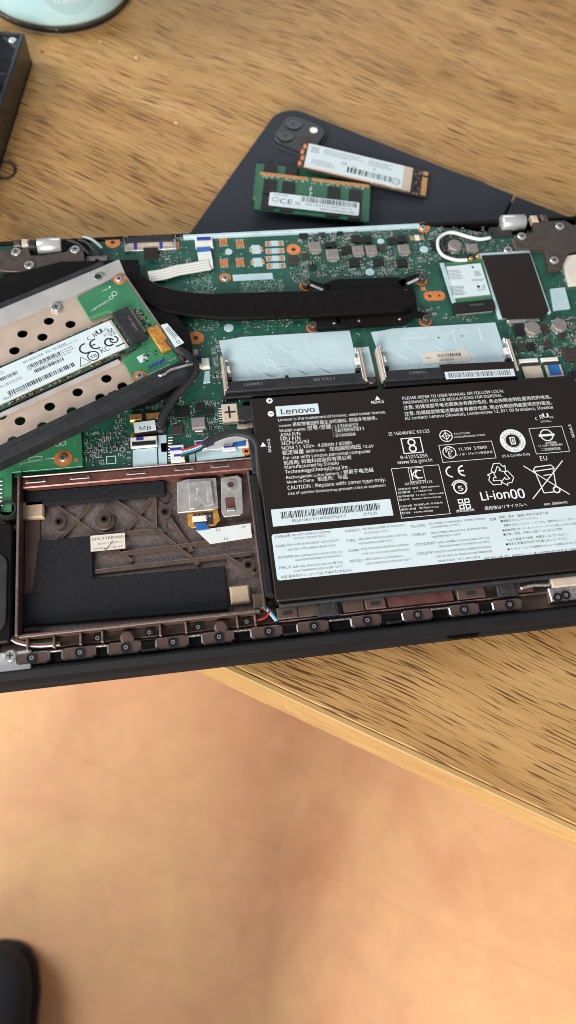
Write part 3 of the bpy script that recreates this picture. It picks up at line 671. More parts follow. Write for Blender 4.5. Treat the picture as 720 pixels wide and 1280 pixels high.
fp = MB(); fp.prism(poly(((234, 641), (272, 636), (275, 650), (269, 657), (240, 660), (235, 656)), 12.5), 12.0, 12.5, 'kapton', .1); fp.prism(poly(((240, 643), (266, 640), (267, 655), (243, 657)), 12.5), 12.52, 12.6, 'chip_brown'); fp = fp.build('flex_board', bay)
sm2 = MB()
for i in range(26):
    q = at(random.uniform(241, 266), random.uniform(642, 648), 12.6); sm2.cbox((q.x, q.y), .8, .5, 12.61, 13.0, random.choice(('solder', 'gold')))
o = sm2.build('small_capacitors', fp); o['kind'] = 'stuff'
q = at(249.5, 648.5, 13); sk = MB(); sk.cbox((q.x, q.y), 6.5, 2.6, 12.65, 13.8, 'white_plastic', .3); sk.build('ribbon_socket', fp)
rbn = MB(); rbn.prism(poly(((244, 655), (257, 654), (262, 662), (246, 664)), 12.2), 12.9, 13.0, 'blue_film'); rbn = rbn.build('ribbon_tail', bay)
rbn = MB(); rbn.prism(poly(((245, 663), (313, 654), (315, 672), (263, 680)), 12.6), 12.4, 12.6, 'ribbon_white'); rbn = rbn.build('ribbon_cable', bay)
rp_ = MB()
for u, v in ((270, 664), (302, 660), (280, 675)):
    for k in range(3): q = at(u + k * 2, v, 12.62); rp_.line((q.x, q.y), (q.x + .5, q.y + 1.2), .2, 12.64, 'grey_print')
rp_.build('ribbon_print', rbn)

# ---- wall between bay front and rail: cells, ribs and bosses
cell = MB(); cell.box(-118, -18, -50.4, -45.3, FL + .05, 11.5, 'frame_brown'); cell = cell.build('cell_row', laptop)
MB().box(-118, -18, -51.0, -50.45, FL + .05, 13.0, 'frame_brown', .2).build('cell_ridge', cell)
for u, v in ((35, 797), (68, 797), (101, 792), (128, 788), (200, 783), (232, 778), (296, 772), (318, 768)):
    q = at(u, v, 15); MB().box(q.x - .45, q.x + .45, -50.4, -45.25, 11.5, 16.2, 'frame_edge', .2).build('rib', cell)
for u, v in ((121, 796), (186, 788), (247, 780), (308, 774)):
    q = at(u, v, 14); inst(wash_me, 'screw_hole', (q.x, -47.6, 12.4), cell)
for u, v in ((159, 797), (276, 783)):
    q = at(u, v, 14.5); o = MB(); o.cyl((q.x, -49.2), 2.9, 11.55, 15.2, 'frame_edge', 20, .7, 'frame_brown'); o.build('half_post', cell)
wr = MB()
for k, (m, dy) in enumerate((('wire_white', 0), ('wire_red', .7), ('wire_green', 1.3), ('cable_black', 1.9))):
    wr.tube([(lambda p: (p.x, p.y + dy, 14.3 - .2 * k))(at(u, v, 14.5)) for u, v in ((-6, 792), (10, 797), (22, 804), (45, 808), (75, 806))], .42, m, 6)
wr.build('speaker_wires', laptop)
wr = MB()
for k, (m, dy) in enumerate((('wire_white', 0), ('wire_blue', .8), ('wire_red', 1.4))):
    wr.tube([(lambda p: (p.x + dy, p.y, 13.5 + .3 * k))(at(u, v, 14)) for u, v in (((330, 758), (337, 766), (345, 776)) if k < 2 else ((334, 762), (328, 772), (316, 776)))], .5, m, 6)
wr.build('loose_wires', laptop)

# ---- speaker
sx = at(4, 728, 16)
spk = MB().prism(rrect(-140, -122.4, -46, 8, 2, 4), FL + .05, 16.0, 'black_plastic', .7).build('speaker', laptop)
for k, (g_, z_) in enumerate(((7.4, 17.0), (5.4, 16.5), (3.4, 17.2))):
    o = MB(); pts_ = rrect(-131.5 - g_, -131.5 + g_, -42 + k * 2, -6 - k * 2, g_ * .8, 6); o.prism(pts_, 16.02, z_, ('grey_black', 'chip', 'grey_black')[k], .4); o.build(('speaker_frame', 'speaker_surround', 'speaker_cone')[k], spk)
q = at(9, 637, 17); ps = MB(); ps.ring((q.x, q.y), 3.3, 4.2, FL + .05, 18, 'grey_black', 24); ps.cyl((q.x, q.y), 3.25, FL + .05, 10, 'black_print', 20); ps.build('screw_post', laptop)

# ---- under-battery tray, foam strip and frame tabs along the battery front
fr = MB().box(-13, 156, -49.0, -42.8, FL + .05, 11.2, 'frame_brown').build('battery_frame', laptop)
for (u0, u1, m, z_) in ((346, 372, 'frame_brown', 14.5), (372, 399, 'bay_rib', 14.0), (430, 457, 'frame_brown', 13.8), (458, 484, 'frame_brown', 14.8), (487, 572, 'frame_red', 13.6), (576, 612, 'frame_brown', 14.8), (650, 676, 'frame_red', 13.4)):
    a = at(u0, 765, 14); b = at(u1, 765, 14); vy = -46.0
    o = MB(); o.box(a.x, b.x, vy - 2.6, vy + 2.6, 11.25, z_, m, .4); o = o.build('frame_tab', fr)
    if m == 'frame_brown' and u0 != 430:
        MB().prism(rrect((a.x + b.x) / 2 - 2.4, (a.x + b.x) / 2 + 2.4, vy - 1.1, vy + .9, .9, 4), z_ + .02, z_ + .05, 'black_print').build('slot_opening', o)
MB().box(-10, 150, -49.6, -49.1, FL + .05, 14.0, 'frame_edge', .2).build('ridge', fr)
for u, v in ((410, 760), (634, 737)):
    q = at(u, v, 15); o = MB(); o.cbox((q.x, -45.6), 9.6, 8.0, 11.25, 15.4, 'grey_black', .6); o = o.build('lock_boss', fr)
    o2 = MB(); o2.cbox((q.x, -45.8), 6.4, 5.4, 15.42, 15.6, 'chip_brown', .1); o2.cyl((q.x, -45.8), 1.3, 15.62, 15.66, 'black_print', 14); o2.build('boss_hole', o)
sc = MB(); a = at(668, 738, 15); sc.tube([(a.x - 6, -46.5, 14.2), (a.x, -45.8, 14.6), (a.x + 8, -46.3, 14.2)], .8, 'steel', 8); sc.build('latch_wire', fr)
MB().box(-15.0, -11.2, -38, 21, FL + .05, 17.6, 'foam', .8).build('foam_strip', laptop)
MB().box(-16.2, -15.05, -44, 27, FL + .05, 16.0, 'frame_brown', .3).build('bay_divider', laptop)
q = at(329, 748, 15); MB().cbox((q.x - 2, q.y - 1), 5, 7, FL + .1, 15.5, 'bay_rib', .4).build('divider_block', laptop)

# ---- battery
BT = 19.0
bat = MB(); bat.prism(rrect(-10.9, 157, -41.8, 61.4, 1.2, 3), FL + .1, BT, 'battery_skin', .5)
bat = bat.build('battery', laptop)
MB().box(-9.5, 156, -43.9, -41.9, FL + .1, 17.2, 'grey_black', .7).build('battery_lip', bat)
Z = BT + .04
def A(base, sc, x, y, z=BT): return at(base[0] + x / sc, base[1] + y / sc, z)
WP = MB()
def T(base, sc, body, x0, y0, x1, y1, bold=0.0, mb=None, n='white_print', h=None, z=Z):
    a = A(base, sc, x0, y0); b = A(base, sc, x1, y1)
    (mb or WP).text(body, ((a.x), (a.y + b.y) / 2), (b - a).length, z, n, 0, h, bold)
B1, s1 = (310, 480), 3.43
for a in (
    ('Lenovo is the trademark of Lenovo, used under license.', 130, 158, 592, 128), ('Lenovo 是联想集团所属企业的商标, 根据许可使用。', 133, 182, 555, 155),
    ('Model name 型号/型號', 137, 207, 357, 190), (': L17M3P53', 362, 190, 473, 182), ('ASM P/N', 139, 226, 225, 220), (': SB10K97611', 364, 208, 497, 198),
    ('FRU P/N', 141, 245, 225, 238), (': 01AV464', 367, 230, 462, 220), ('3ICP6/54/90', 143, 262, 263, 253), ('NOM 11.10V=  4.08Ah / 45Wh', 146, 284, 447, 258),
    ('额定容量 3980mAh   充电限制电压 12.6V', 148, 303, 540, 272), ('For use with Lenovo personal computer', 152, 324, 527, 295), ('制造商: 新普科技股份有限公司', 154, 345, 443, 323),
    ('Manufactured by Simplo', 158, 364, 390, 345), ('Technology(ChongQing) Inc.', 160, 384, 435, 362), ('Rechargeable Li-ion Battery / 锂离子电池组', 164, 405, 540, 378),
    ('Made in China   制造地：中国', 167, 425, 427, 407), ('CAUTION : Replace with same type only.', 170, 450, 592, 420), ('Use of another battery may present a fire or explosion', 173, 475, 590, 440)):
    T(B1, s1, *a, bold=0.0)
lw = A(B1, s1, 120, 118); rw_ = A(B1, s1, 303, 105)
lc = ((lw.x + rw_.x) / 2, (lw.y + rw_.y) / 2)
lg = MB().cbox(lc, (rw_ - lw).length, 5.7, BT + .02, BT + .03, 'label_white').build('logo_plate', bat)
lt = MB(); lt.text('Lenovo', (lc[0] - 8.2, lc[1] - 1.75), 16.6, Z, 'black_print', 0, 3.7, 0.02); lt.build('logo_lettering', lg)
for x, y, t in ((92, 72, '+'), (98, 128, '-')):
    q = A(B1, s1, x, y); WP.circ(q, 1.55, Z, 'white_print'); WP.cbox(q, 1.9, .4, Z + .01, Z + .015, 'black_print')
    if t == '+': WP.cbox(q, .4, 1.9, Z + .017, Z + .02, 'black_print')
def tri(q, s, rot=0):
    WP.quad([(q.x + s * math.cos(rot + a), q.y + s * math.sin(rot + a)) for a in (D(90), D(210), D(330))], Z, 'white_print')
tri(A(B1, s1, 555, 62), 1.5); T(B1, s1, 'M2xL5', 530, 85, 583, 80, .01)
q = A(B1, s1, 65, 262); tri(q, 1.6, D(0)); q = A(B1, s1, 100, 292); WP.text('M2xL5', q, 7.2, Z, 'white_print', D(90), 1.7, .01)
q = at(717, 542, BT); WP.text('M2xL5', (q.x, q.y - 2), 7.2, Z, 'white_print', D(90), 1.7, .01)
B2, s2 = (470, 470), 2.88
for a in (
    ('PLEASE REFER TO USER MANUAL OR FOLLOW LOCAL', 96, 84, 462, 60), ('ORDINANCES AND/OR REGULATIONS FOR DISPOSAL', 98, 100, 455, 75),
    ('注意: 用错误型号电池更换会有爆炸危险, 务必按照说明处置用完的电池。', 100, 118, 632, 82), ('注意: 用錯誤型號電池更換會有爆炸危險, 務必按照說明處置用完的電池。', 103, 140, 635, 103),
    ('EU contact: Lenovo (Slovakia), Landererova 12, 811 09 Bratislava, Slovakia', 106, 157, 638, 118),
    ('IS 16046/IEC 62133', 46, 214, 193, 204), ('R-41015393', 90, 300, 186, 292), ('www.bis.gov.in', 78, 318, 203, 307),
    ('TIS 2217-2548', 282, 212, 338, 207), ('Lenovo(Thailand) Limited', 282, 223, 392, 215), ('11.10V  3.98Ah', 298, 270, 400, 260), ('レノボ・ジャパン株式会社', 290, 288, 420, 276),
    ('US & Canada Only', 455, 293, 556, 285), ('11.10V= 3980mAh', 585, 256, 672, 250), ('二次锂电池组', 596, 270, 665, 264), ('R45066', 612, 246, 652, 243),
    ('XU100263-17123', 104, 393, 203, 385), ('使用後はリサイクルへ', 392, 482, 545, 468), ('min. 3980mAh', 606, 466, 690, 459), ('EU', 593, 305, 618, 303)):
    T(B2, s2, *a, bold=0.0)
for x, y, x2, y2, t in ((80, 412, 228, 398, '인증번호 품명  전지 (Battery)'), (80, 425, 200, 412, '모델명   L17M3P53'), (80, 437, 245, 424, '정격용량 11.10V, 3980mAh'), (82, 449, 235, 437, '제조사  Simplo Technology'), (86, 474, 240, 458, '수입자명  한국레노버 주식회사'), (88, 486, 225, 472, '제조국명  중국(China)'), (92, 499, 205, 486, '전화  1670-0088')):
    T(B2, s2, t, x, y, x2, y2, .004, h=.85)
T(B2, s2, 'Li-ion', 380, 447, 482, 440, .02); T(B2, s2, '00', 488, 442, 537, 438, .02)
def boxpx(base, sc, pts, t):
    c = [A(base, sc, *p) for p in pts]; w_ = ((c[1] - c[0]).length + (c[2] - c[3]).length) / 2; h_ = ((c[3] - c[0]).length + (c[2] - c[1]).length) / 2
    m_ = sum(c, Vector()) / 4; WP.frame(m_, w_, h_, t, Z, 'white_print'); return m_, w_, h_
boxpx(B2, s2, ((55, 332), (230, 320), (265, 498), (90, 512)), .25); boxpx(B2, s2, ((225, 249), (420, 233), (430, 296), (240, 312)), .25); boxpx(B2, s2, ((555, 189), (677, 180), (690, 271), (571, 283)), .25)
# BIS logo: rounded box with an S of two loops
q = A(B2, s2, 130, 250); WP.frame(q, 10.0, 8.6, .5, Z, 'white_print'); WP.circ((q.x, q.y + 1.7), 2.0, Z, 'white_print', .75); WP.circ((q.x, q.y - 1.7), 2.0, Z + .004, 'white_print', .75)
q = A(B2, s2, 252, 216); WP.circ(q, 3.3, Z, 'white_print', .45); WP.line((q.x - 2.8, q.y), (q.x + 2.8, q.y), .3, Z + .004, 'white_print'); WP.line((q.x, q.y - 2.8), (q.x, q.y + 2.8), .3, Z + .008, 'white_print')
for a in range(4): b = D(90 * a); c = D(90 * a + 90); WP.line((q.x + 2 * math.cos(b), q.y + 2 * math.sin(b)), (q.x + 2 * math.cos(c), q.y + 2 * math.sin(c)), .35, Z + .012 + a * .001, 'white_print')
q = A(B2, s2, 264, 275); WP.circ(q, 3.4, Z, 'white_print', .45); WP.text('PS', (q.x - 1.7, q.y + .1), 3.3, Z, 'white_print', 0, None, .02); WP.text('E', (q.x - .7, q.y - 2.2), 1.4, Z, 'white_print', 0, None, .02)
q = A(B2, s2, 492, 233); WP.circ(q, 6.4, Z, 'white_print', 2.3, 40); WP.circ(q, 3.9, Z, 'white_print', .3, 30); WP.cbox(q, 2.6, 4.2, Z, Z + .01, 'white_print'); WP.frame(q, 1.6, 3.0, .5, Z + .02, 'black_print')
def arctext(body, c, r, a0, a1, sz, n, z, flip=False):
    for i, ch in enumerate(body):
        if ch == ' ': continue
        a = D(a0 + (a1 - a0) * i / (len(body) - 1)); vs, fs, w_ = glyphs(ch)
        rot = a - math.pi / 2 if not flip else a + math.pi / 2; rr_ = r - sz * .36 if not flip else r + sz * .36
        ox, oy = c.x + rr_ * math.cos(a), c.y + rr_ * math.sin(a); ca, sa = math.cos(rot), math.sin(rot)
        WP.add([(ox + ca * (x - w_ / 2) * sz - sa * y * sz, oy + sa * (x - w_ / 2) * sz + ca * y * sz, z) for x, y in vs], fs, n)
arctext('RECYCLE', q, 5.2, 155, 25, 1.9, 'black_print', Z + .02); arctext('1.800.822.8837', q, 5.2, 190, 350, 1.5, 'black_print', Z + .02, True)
q = A(B2, s2, 600, 146)
us = MB(); u1_ = glyphs('R'); WP.add([(q.x - .2 - x * 4.2, q.y - 1.4 + y * 4.2, Z) for x, y in u1_[0]], [tuple(reversed(f)) for f in u1_[1]], 'white_print'); WP.text('U', (q.x + .1, q.y - .6), 2.7, Z, 'white_print', 0, 3.0, .05); WP.text('c', (q.x - 4.2, q.y - 1.6), 1.1, Z, 'white_print'); WP.text('us', (q.x + 3.4, q.y - 1.3), 1.9, Z, 'white_print'); WP.lines((q.x + 1, q.y - 2.8), 6, 1.2, 2, Z, 'white_print', 0, 4, .2)
q = A(B2, s2, 614, 213); WP.circ(q, 3.4, Z, 'white_print', .6); WP.cbox(q, 8.2, 1.2, Z + .004, Z + .01, 'white_print')
q = A(B2, s2, 148, 354)  # KC
WP.line((q.x - 2.6, q.y - 2.6), (q.x - 2.6, q.y + 2.8), .55, Z, 'white_print'); WP.line((q.x - 2.5, q.y - .2), (q.x + .2, q.y + 2.6), .55, Z + .003, 'white_print'); WP.line((q.x - 2.5, q.y + .4), (q.x + .2, q.y - 2.6), .55, Z + .006, 'white_print'); WP.arc((q.x + 1.3, q.y), 2.3, .55, 60, 300, Z + .009, 'white_print'); WP.frame((q.x - .2, q.y), 7.4, 7.2, .22, Z + .012, 'white_print')
q = A(B2, s2, 270, 345); WP.arc((q.x + .3, q.y), 3.0, .75, 90, 270, Z, 'white_print'); q = A(B2, s2, 312, 341); WP.arc((q.x + .6, q.y), 3.0, .75, 90, 270, Z, 'white_print'); WP.cbox((q.x - .7, q.y), 2.6, .7, Z + .004, Z + .008, 'white_print')
q = A(B2, s2, 303, 402); WP.circ(q, 3.4, Z, 'white_print', .7); WP.arc(q, 4.2, .5, 20, 160, Z, 'white_print'); WP.text('5', (q.x - 1.1, q.y - 1.5), 2.2, Z, 'white_print', 0, 3.0, .03)
q = A(B2, s2, 318, 460)
for sx_, sy_ in ((1, 1), (1, -1), (-1, 1), (-1, -1)):
    WP.frame((q.x + sx_ * 1.55, q.y + sy_ * 1.45), 2.5, 2.3, .55, Z, 'white_print')
WP.cbox((q.x, q.y), 1.0, 1.0, Z + .004, Z + .008, 'white_print'); T(B2, s2, '廢電池請回收', 290, 490, 355, 485, .01)
q = A(B2, s2, 445, 352)   # three chasing arrows
for k in range(3):
    ca, sa = math.cos(D(120 * k)), math.sin(D(120 * k)); pts_ = []
    for x, y in ((-3.9, 2.6), (-1.7, 6.4), (1.3, 6.4), (2.6, 4.4), (3.7, 5.0), (3.2, 1.6), (0.0, 2.5), (1.0, 3.2), (-0.2, 4.9), (-2.2, 1.5)):
        pts_.append((q.x + ca * x - sa * y, q.y - .8 + sa * x + ca * y))
    for i in range(len(pts_)): WP.line(pts_[i], pts_[(i + 1) % len(pts_)], .42, Z + .001 * i, 'white_print')
q = A(B2, s2, 615, 375)   # crossed-out bin
for i, (a, b) in enumerate((((-5.5, 5.2), (5.5, 5.8)), ((-5.5, 5.2), (-4.0, 7.4)), ((-4, 7.4), (4.4, 7.8)), ((4.4, 7.8), (5.5, 5.8)), ((-4.6, 5), (-3.3, -6.5)), ((4.7, 5.3), (3.6, -4)), ((-3.3, -6.5), (2, -6.4)), ((-1, 2.6), (3, 2.8)), ((-9.5, 8.6), (9.0, -8.4)), ((-9.6, -9.0), (10.8, 9.6)))):
    WP.line((q.x + a[0], q.y + a[1]), (q.x + b[0], q.y + b[1]), .5, Z + .001 * i, 'white_print')
WP.circ((q.x + 3.4, q.y - 5.4), 1.9, Z + .015, 'white_print', .7)
WP.build('printed_text', bat)
# barcode sticker
a = A((320, 610), 3.43, 68, 125); b = A((320, 610), 3.43, 583, 86)
mid = (a + b) / 2; bs = MB().cbox(mid, (b - a).length, 8.4, BT + .02, BT + .05, 'label_white').build('barcode_sticker', bat)
p = MB(); p.barcode((mid.x - .5, mid.y + .9), 46.5, 3.4, BT + .07, 'black_print', 0, 21, .42); p.text('8S5B10K97611A68XF99KJ7CG', (mid.x - 19, mid.y - 2.9), 25, BT + .07, 'black_print'); p.text('2019.09', (mid.x + 14, mid.y - 2.9), 6.5, BT + .07, 'black_print'); p.build('barcode_print', bs)
# warning sticker
a = at(339.5, 666.5, BT); y1_ = a.y; b = at(346.2, 726, BT); x0_ = a.x - .2
ws = MB().prism(rrect(x0_, 152, b.y, y1_ - .6, 1.2, 3), BT + .02, BT + .05, 'label_white').build('warning_sticker', bat)
PW = MB(); B3, s3 = (320, 610), 3.43; B4, s4 = (500, 620), 3.273
for k, a in enumerate((
    ('DANGER', 83, 215, 148, 210), ('DO NOT OPEN OR EXPOSE', 155, 205, 320, 193), ('TO HEAT ABOVE 100°C', 160, 220, 300, 210), ('FARA', 88, 255, 128, 252), ('ÖPPNA INTE BATTERIET OCH UTSÄTT', 133, 247, 357, 231), ('DET INTE FÖR VÄRME ÖVER 100°C', 138, 268, 343, 252),
    ('GEVAAR!', 94, 303, 158, 298), ('NIET OPENEN, NIET BLOOTSTELLEN', 164, 295, 370, 280), ('AAN TEMPERATUREN BOVEN 100°C', 168, 312, 372, 296), ('FARLIG', 100, 348, 152, 344), ('MÅ IKKE ÅBNES ELLER UDSÆTTES', 160, 341, 372, 325), ('FOR TEMPERATURER OVER 100°C', 163, 358, 373, 343),
    ('위험 분해하거나 100°C 이상 가열하지 마십시오', 106, 384, 415, 362),
    ('DANGER!', 384, 190, 448, 185), ('NE PAS OUVRIR NI EXPOSER', 460, 178, 638, 165), ('À PLUS DE 100°C', 465, 197, 568, 189), ('FARE', 389, 232, 428, 229), ('MÅ IKKE ÅPNES ELLER UTSETTES', 440, 222, 648, 207), ('FOR VARME OVER 100°C', 442, 242, 590, 230),
    ('VAARA', 396, 275, 444, 271), ('ÄLÄ AVAA AKKUA ÄLÄKÄ KUUMENNA', 450, 264, 656, 249), ('SITÄ YLI 100 ASTEEN LÄMPÖTILAAN', 455, 285, 658, 270), ('PERIGO', 404, 320, 460, 315), ('NÃO ABRA OU EXPONHA A', 468, 310, 630, 296), ('AQUECIMENTO ACIMA DE 100°C', 472, 327, 668, 312))):
    T(B3, s3, *a, mb=PW, n='black_print', z=BT + .07, h=1.5 if len(a[0]) < 9 else 1.15)
for a in (('PELIGRO', 45, 130, 105, 125), ('NO ABRIR O EXPONER A TEMPERATURAS', 120, 117, 350, 97), ('SUPERIORES A 100°C', 128, 132, 247, 121), ('PERIGO', 52, 165, 107, 160), ('NÃO ABRIR NEM EXPOR A TEMPERATURAS', 128, 155, 358, 135), ('SUPERIORES A 100°C', 133, 172, 250, 160),
          ('ATTENZIONE!', 60, 205, 148, 197), ('NON APRIRE O RISCALDARE AD UNA', 155, 194, 368, 175), ('TEMPERATURA SUPERIORE AI 100°C', 158, 210, 370, 192), ('VORSICHT!', 68, 242, 143, 236), ('NICHT REPARIEREN ODER ZERLEGEN,', 148, 232, 377, 212), ('MIT WASSER IN BERÜHRUNG BRINGEN', 150, 250, 378, 232), ('ODER ÜBER 100°C ERHITZEN', 155, 270, 327, 255),
          ('危険', 367, 102, 395, 99), ('発熱、発火、破裂の恐れがあるため、', 405, 90, 612, 75), ('●衝撃を与えないでください。', 412, 107, 565, 94), ('衝撃を与えたバッテリー・パックは、使用を中止してください', 425, 124, 718, 98), ('●駆動時間が短くなったバッテリー・パックは新しいものと交換', 420, 144, 722, 117), ('●分解、改造、火中への投下、100°C以上の加熱、', 424, 163, 668, 138), ('および高温での使用、放置をしないでください。', 440, 184, 690, 160), ('●指定の充電方法以外で充電しないでください。', 434, 202, 690, 178), ('●バッテリーパックの接続端子をショート(短絡)させないで', 440, 221, 722, 196), ('危险 禁止分解, 挤压, 穿刺及投入火中, 禁止在严重摔击后使用, 禁止短路', 345, 258, 722, 226)):
    T(B4, s4, *a, mb=PW, n='black_print', z=BT + .07, h=(1.55 if len(a[0]) < 12 else 1.15) if ord(a[0][0]) < 9000 else None)
PW.build('warning_print', ws)

# ================================================================== motherboard
def P2(u, v, z=BZ): q = at(u, v, z); return (q.x, q.y)
mbp = [(X0 + 4, 33.5), (-12.5, 33.5), (-12.5, 62.2), (157.4, 62.2), (157.4, 56), (188, 56), (188, 130), (191, 150), (172, 168.5), P2(545, 283), (150, 155), (134, 155), P2(534, 284), P2(232, 297), P2(226, 299), (-60, 167.5), (X0 + 4, 167.5)]
mbp = [(X0 + 4, 31.0), (-14.2, 31.0), (-14.2, 62.2), (157.4, 62.2), (157.4, 40), (188, 40), (188, 160), (140, 160), (125, 166), P2(534, 283), P2(232, 294), (-63, 169), (X0 + 4, 169)]
board = MB(); board.prism(mbp, BZ - 1.2, BZ, 'pcb', 0.0); board = board.build('motherboard', laptop)
# traces: many short routed tracks
tr_ = MB(); rg = random.Random(3)
for i in range(900):
    x = rg.uniform(X0 + 8, 186); y = rg.uniform(36, 165)
    if -12 < x < 157 and y < 64: continue
    dx, dy = rg.choice(((1, 0), (0, 1), (.707, .707), (.707, -.707))); n = rg.choice((1, 2, 4, 6)); l1 = rg.uniform(2, 11); l2 = rg.uniform(1, 6)
    bx, by = rg.choice(((1, 0), (0, 1), (.707, .707), (.707, -.707)))
    for k in range(n):
        ox, oy = -dy * .55 * k, dx * .55 * k
        a = (x + ox, y + oy); b = (a[0] + dx * l1, a[1] + dy * l1); c = (b[0] + bx * l2, b[1] + by * l2)
        if not all(X0 + 6 < p[0] < 187 and 35 < p[1] < 166 and not (-13 < p[0] < 158 and p[1] < 64) for p in (a, b, c)): continue
        z_ = BZ + .012 + .00002 * ((i * 7 + k) % 400)
        tr_.line(a, b, .2, z_, 'pcb_trace'); tr_.line(b, c, .2, z_ + .009, 'pcb_trace')
        if rg.random() < .4: tr_.circ(c, .3, z_ + .02, rg.choice(('solder', 'pcb_trace', 'silk')), None, 6)
o = tr_.build('copper_tracks', board); o['kind'] = 'stuff'

def smd_field(name, parent, rects, n, z, seed, conv=None, mats=('chip', 'ceramic_tan', 'chip_brown', 'inductor'), pad=.45):
    rg = random.Random(seed); m = MB(); used = []
    for (u0, v0, u1, v1) in rects:
        ar = (u1 - u0) * (v1 - v0); k = int(n * ar / 1000)
        for i in range(k * 3):
            u, v = rg.uniform(u0, u1), rg.uniform(v0, v1); q = at(u, v, z)
            x, y = round(q.x / .75) * .75, round(q.y / .75) * .75
            if any(abs(x - a) < 1.3 and abs(y - b) < .95 for a, b in used[-160:]): continue
            if any(abs(x - a) < w_ / 2 + .9 and abs(y - b) < d_ / 2 + .7 for a, b, w_, d_ in KEEP): continue
            used.append((x, y)); l, w_ = rg.choice(((1.0, .55), (1.0, .55), (1.6, .85), (.7, .4))); h = rg.uniform(.35, .8)
            if rg.random() < .5:
                m.box(x - l * .3, x + l * .3, y - w_ / 2, y + w_ / 2, z + .05, z + h, rg.choice(mats)); m.box(x - l / 2 - .1, x - l * .3, y - w_ / 2, y + w_ / 2, z + .05, z + h * .97, 'solder'); m.box(x + l * .3, x + l / 2 + .1, y - w_ / 2, y + w_ / 2, z + .05, z + h * .97, 'solder')
            else:
                m.box(x - w_ / 2, x + w_ / 2, y - l * .3, y + l * .3, z + .05, z + h, rg.choice(mats)); m.box(x - w_ / 2, x + w_ / 2, y - l / 2 - .1, y - l * .3, z + .05, z + h * .97, 'solder'); m.box(x - w_ / 2, x + w_ / 2, y + l * .3, y + l / 2 + .1, z + .05, z + h * .97, 'solder')
            if rg.random() < .25: m.frame((x, y), 2.2, 1.5, .12, z + .03 + len(used) * .00002, 'silk')
    o = m.build(name, parent); o['kind'] = 'stuff'; return o
KEEP = []
def chip(u, v, w_, d_, h, m='chip', name='chip', pins=0, ch=.15, top=None, rot=0.0):
    q = at(u, v, BZ + h / 2); KEEP.append((q.x, q.y, w_, d_)); c = MB(); c.cbox(q, w_, d_, BZ + .06, BZ + h, m, ch, rot, top)
    if pins:
        k = int(d_ / pins)
        for i in range(k):
            yy = q.y - d_ / 2 + (i + .5) * d_ / k
            c.box(q.x - w_ / 2 - .8, q.x - w_ / 2, yy - pins * .25, yy + pins * .25, BZ + .05, BZ + h * .35, 'solder'); c.box(q.x + w_ / 2, q.x + w_ / 2 + .8, yy - pins * .25, yy + pins * .25, BZ + .05, BZ + h * .35, 'solder')
    return c.build(name, board)
def inductor(u, v, s, h=2.6, round_=False):
    q = at(u, v, BZ + h); KEEP.append((q.x, q.y, s, s * 1.25)); c = MB()
    if round_: c.cyl(q, s * .55, BZ + .06, BZ + h, 'inductor', 8, .4)
    else: c.cbox(q, s, s * .92, BZ + .06, BZ + h, 'inductor', .35)
    c.cbox((q.x, q.y - s * .46 - .45), s * .6, .9, BZ + .06, BZ + .8, 'solder', .15); c.cbox((q.x, q.y + s * .46 + .45), s * .6, .9, BZ + .06, BZ + .8, 'solder', .15)
    c.build('inductor', board)
def pad_ring(u, v, r1, screw=None, r0=1.3, parent=None, z=BZ):
    parent = parent or board; q = at(u, v, z); KEEP.append((q.x, q.y, r1 * 2, r1 * 2)); o = MB(); o.ring(q, r0, r1, z + .04, z + .12, 'copper', 26); o.cyl(q, r0 - .02, z + .03, z + .06, 'black_print', 16)
    o = o.build('screw_pad', parent)
    if screw: inst(hex_me, 'screw', (q.x, q.y, z + .13), o)
hx = MB(); hx.cyl((0, 0), 1.9, 0, 1.0, 'steel', 18, .35); hx.cbox((0, 0), 1.7, .5, 1.01, 1.04, 'black_print'); hx.cbox((0, 0), .5, 1.7, 1.05, 1.08, 'black_print'); hex_me = hx.mesh('screw')
dkx = MB(); dkx.cyl((0, 0), 2.1, 0, 1.1, 'dark_steel', 18, .35); dkx.cbox((0, 0), 1.9, .5, 1.11, 1.14, 'black_print'); dkx.cbox((0, 0), .5, 1.9, 1.15, 1.18, 'black_print'); dark_screw_me = dkx.mesh('screw')
for a in ((141, 303, 4.0), (367, 312, 3.9), (529, 284.5, 3.8), (281.5, 347, 3.1), (245, 422.5, 4.1), (3, 357, 3.0), (18, 357, 3.4), (172, 546, 3.2)): pad_ring(*a, r0=1.2)
inst(hex_me, 'screw', (*P2(529, 284, BZ + 1), BZ + .13), board); inst(hex_me, 'screw', (*P2(281.5, 347, BZ + 1), BZ + .13), board)
q = at(543, 370, BZ); dp = MB(); dp.prism([(q.x + sx_ * 2.6 + 3.4 * math.cos(D(a)), q.y + 3.4 * math.sin(D(a))) for sx_, a0_, a1_ in ((1, -68, 68), (-1, 112, 248)) for a in range(a0_, a1_ + 1, 17)], BZ + .04, BZ + .12, 'copper'); dp.cyl((q.x - 2.6, q.y), .9, BZ + .13, BZ + .15, 'black_print', 12); dp.cyl((q.x + 2.6, q.y), .7, BZ + .13, BZ + .15, 'black_print', 12); dp.build('screw_pad', board); KEEP.append((q.x, q.y, 13, 7))
for u, v, r_ in ((286, 315, 2.0), (530, 312, 2.4), (476, 302, 2.0), (462.5, 340.5, 2.5), (286, 410, 2.5)):
    q = at(u, v, BZ); KEEP.append((q.x, q.y, 5, 5)); MB().cyl(q, r_, BZ + .04, BZ + .35, 'white_foil', 20, .1).build('round_spacer', board)
q = at(634, 315, BZ); inst(screw_me, 'screw', (q.x, q.y, BZ + 1.2), board)
for a in ((394, 307, 6.6), (416, 316.5, 6.8), (448, 311.5, 6.2), (464.5, 311, 6.2), (505.5, 310, 6.2), (248, 528, 6.5)): inductor(*a)
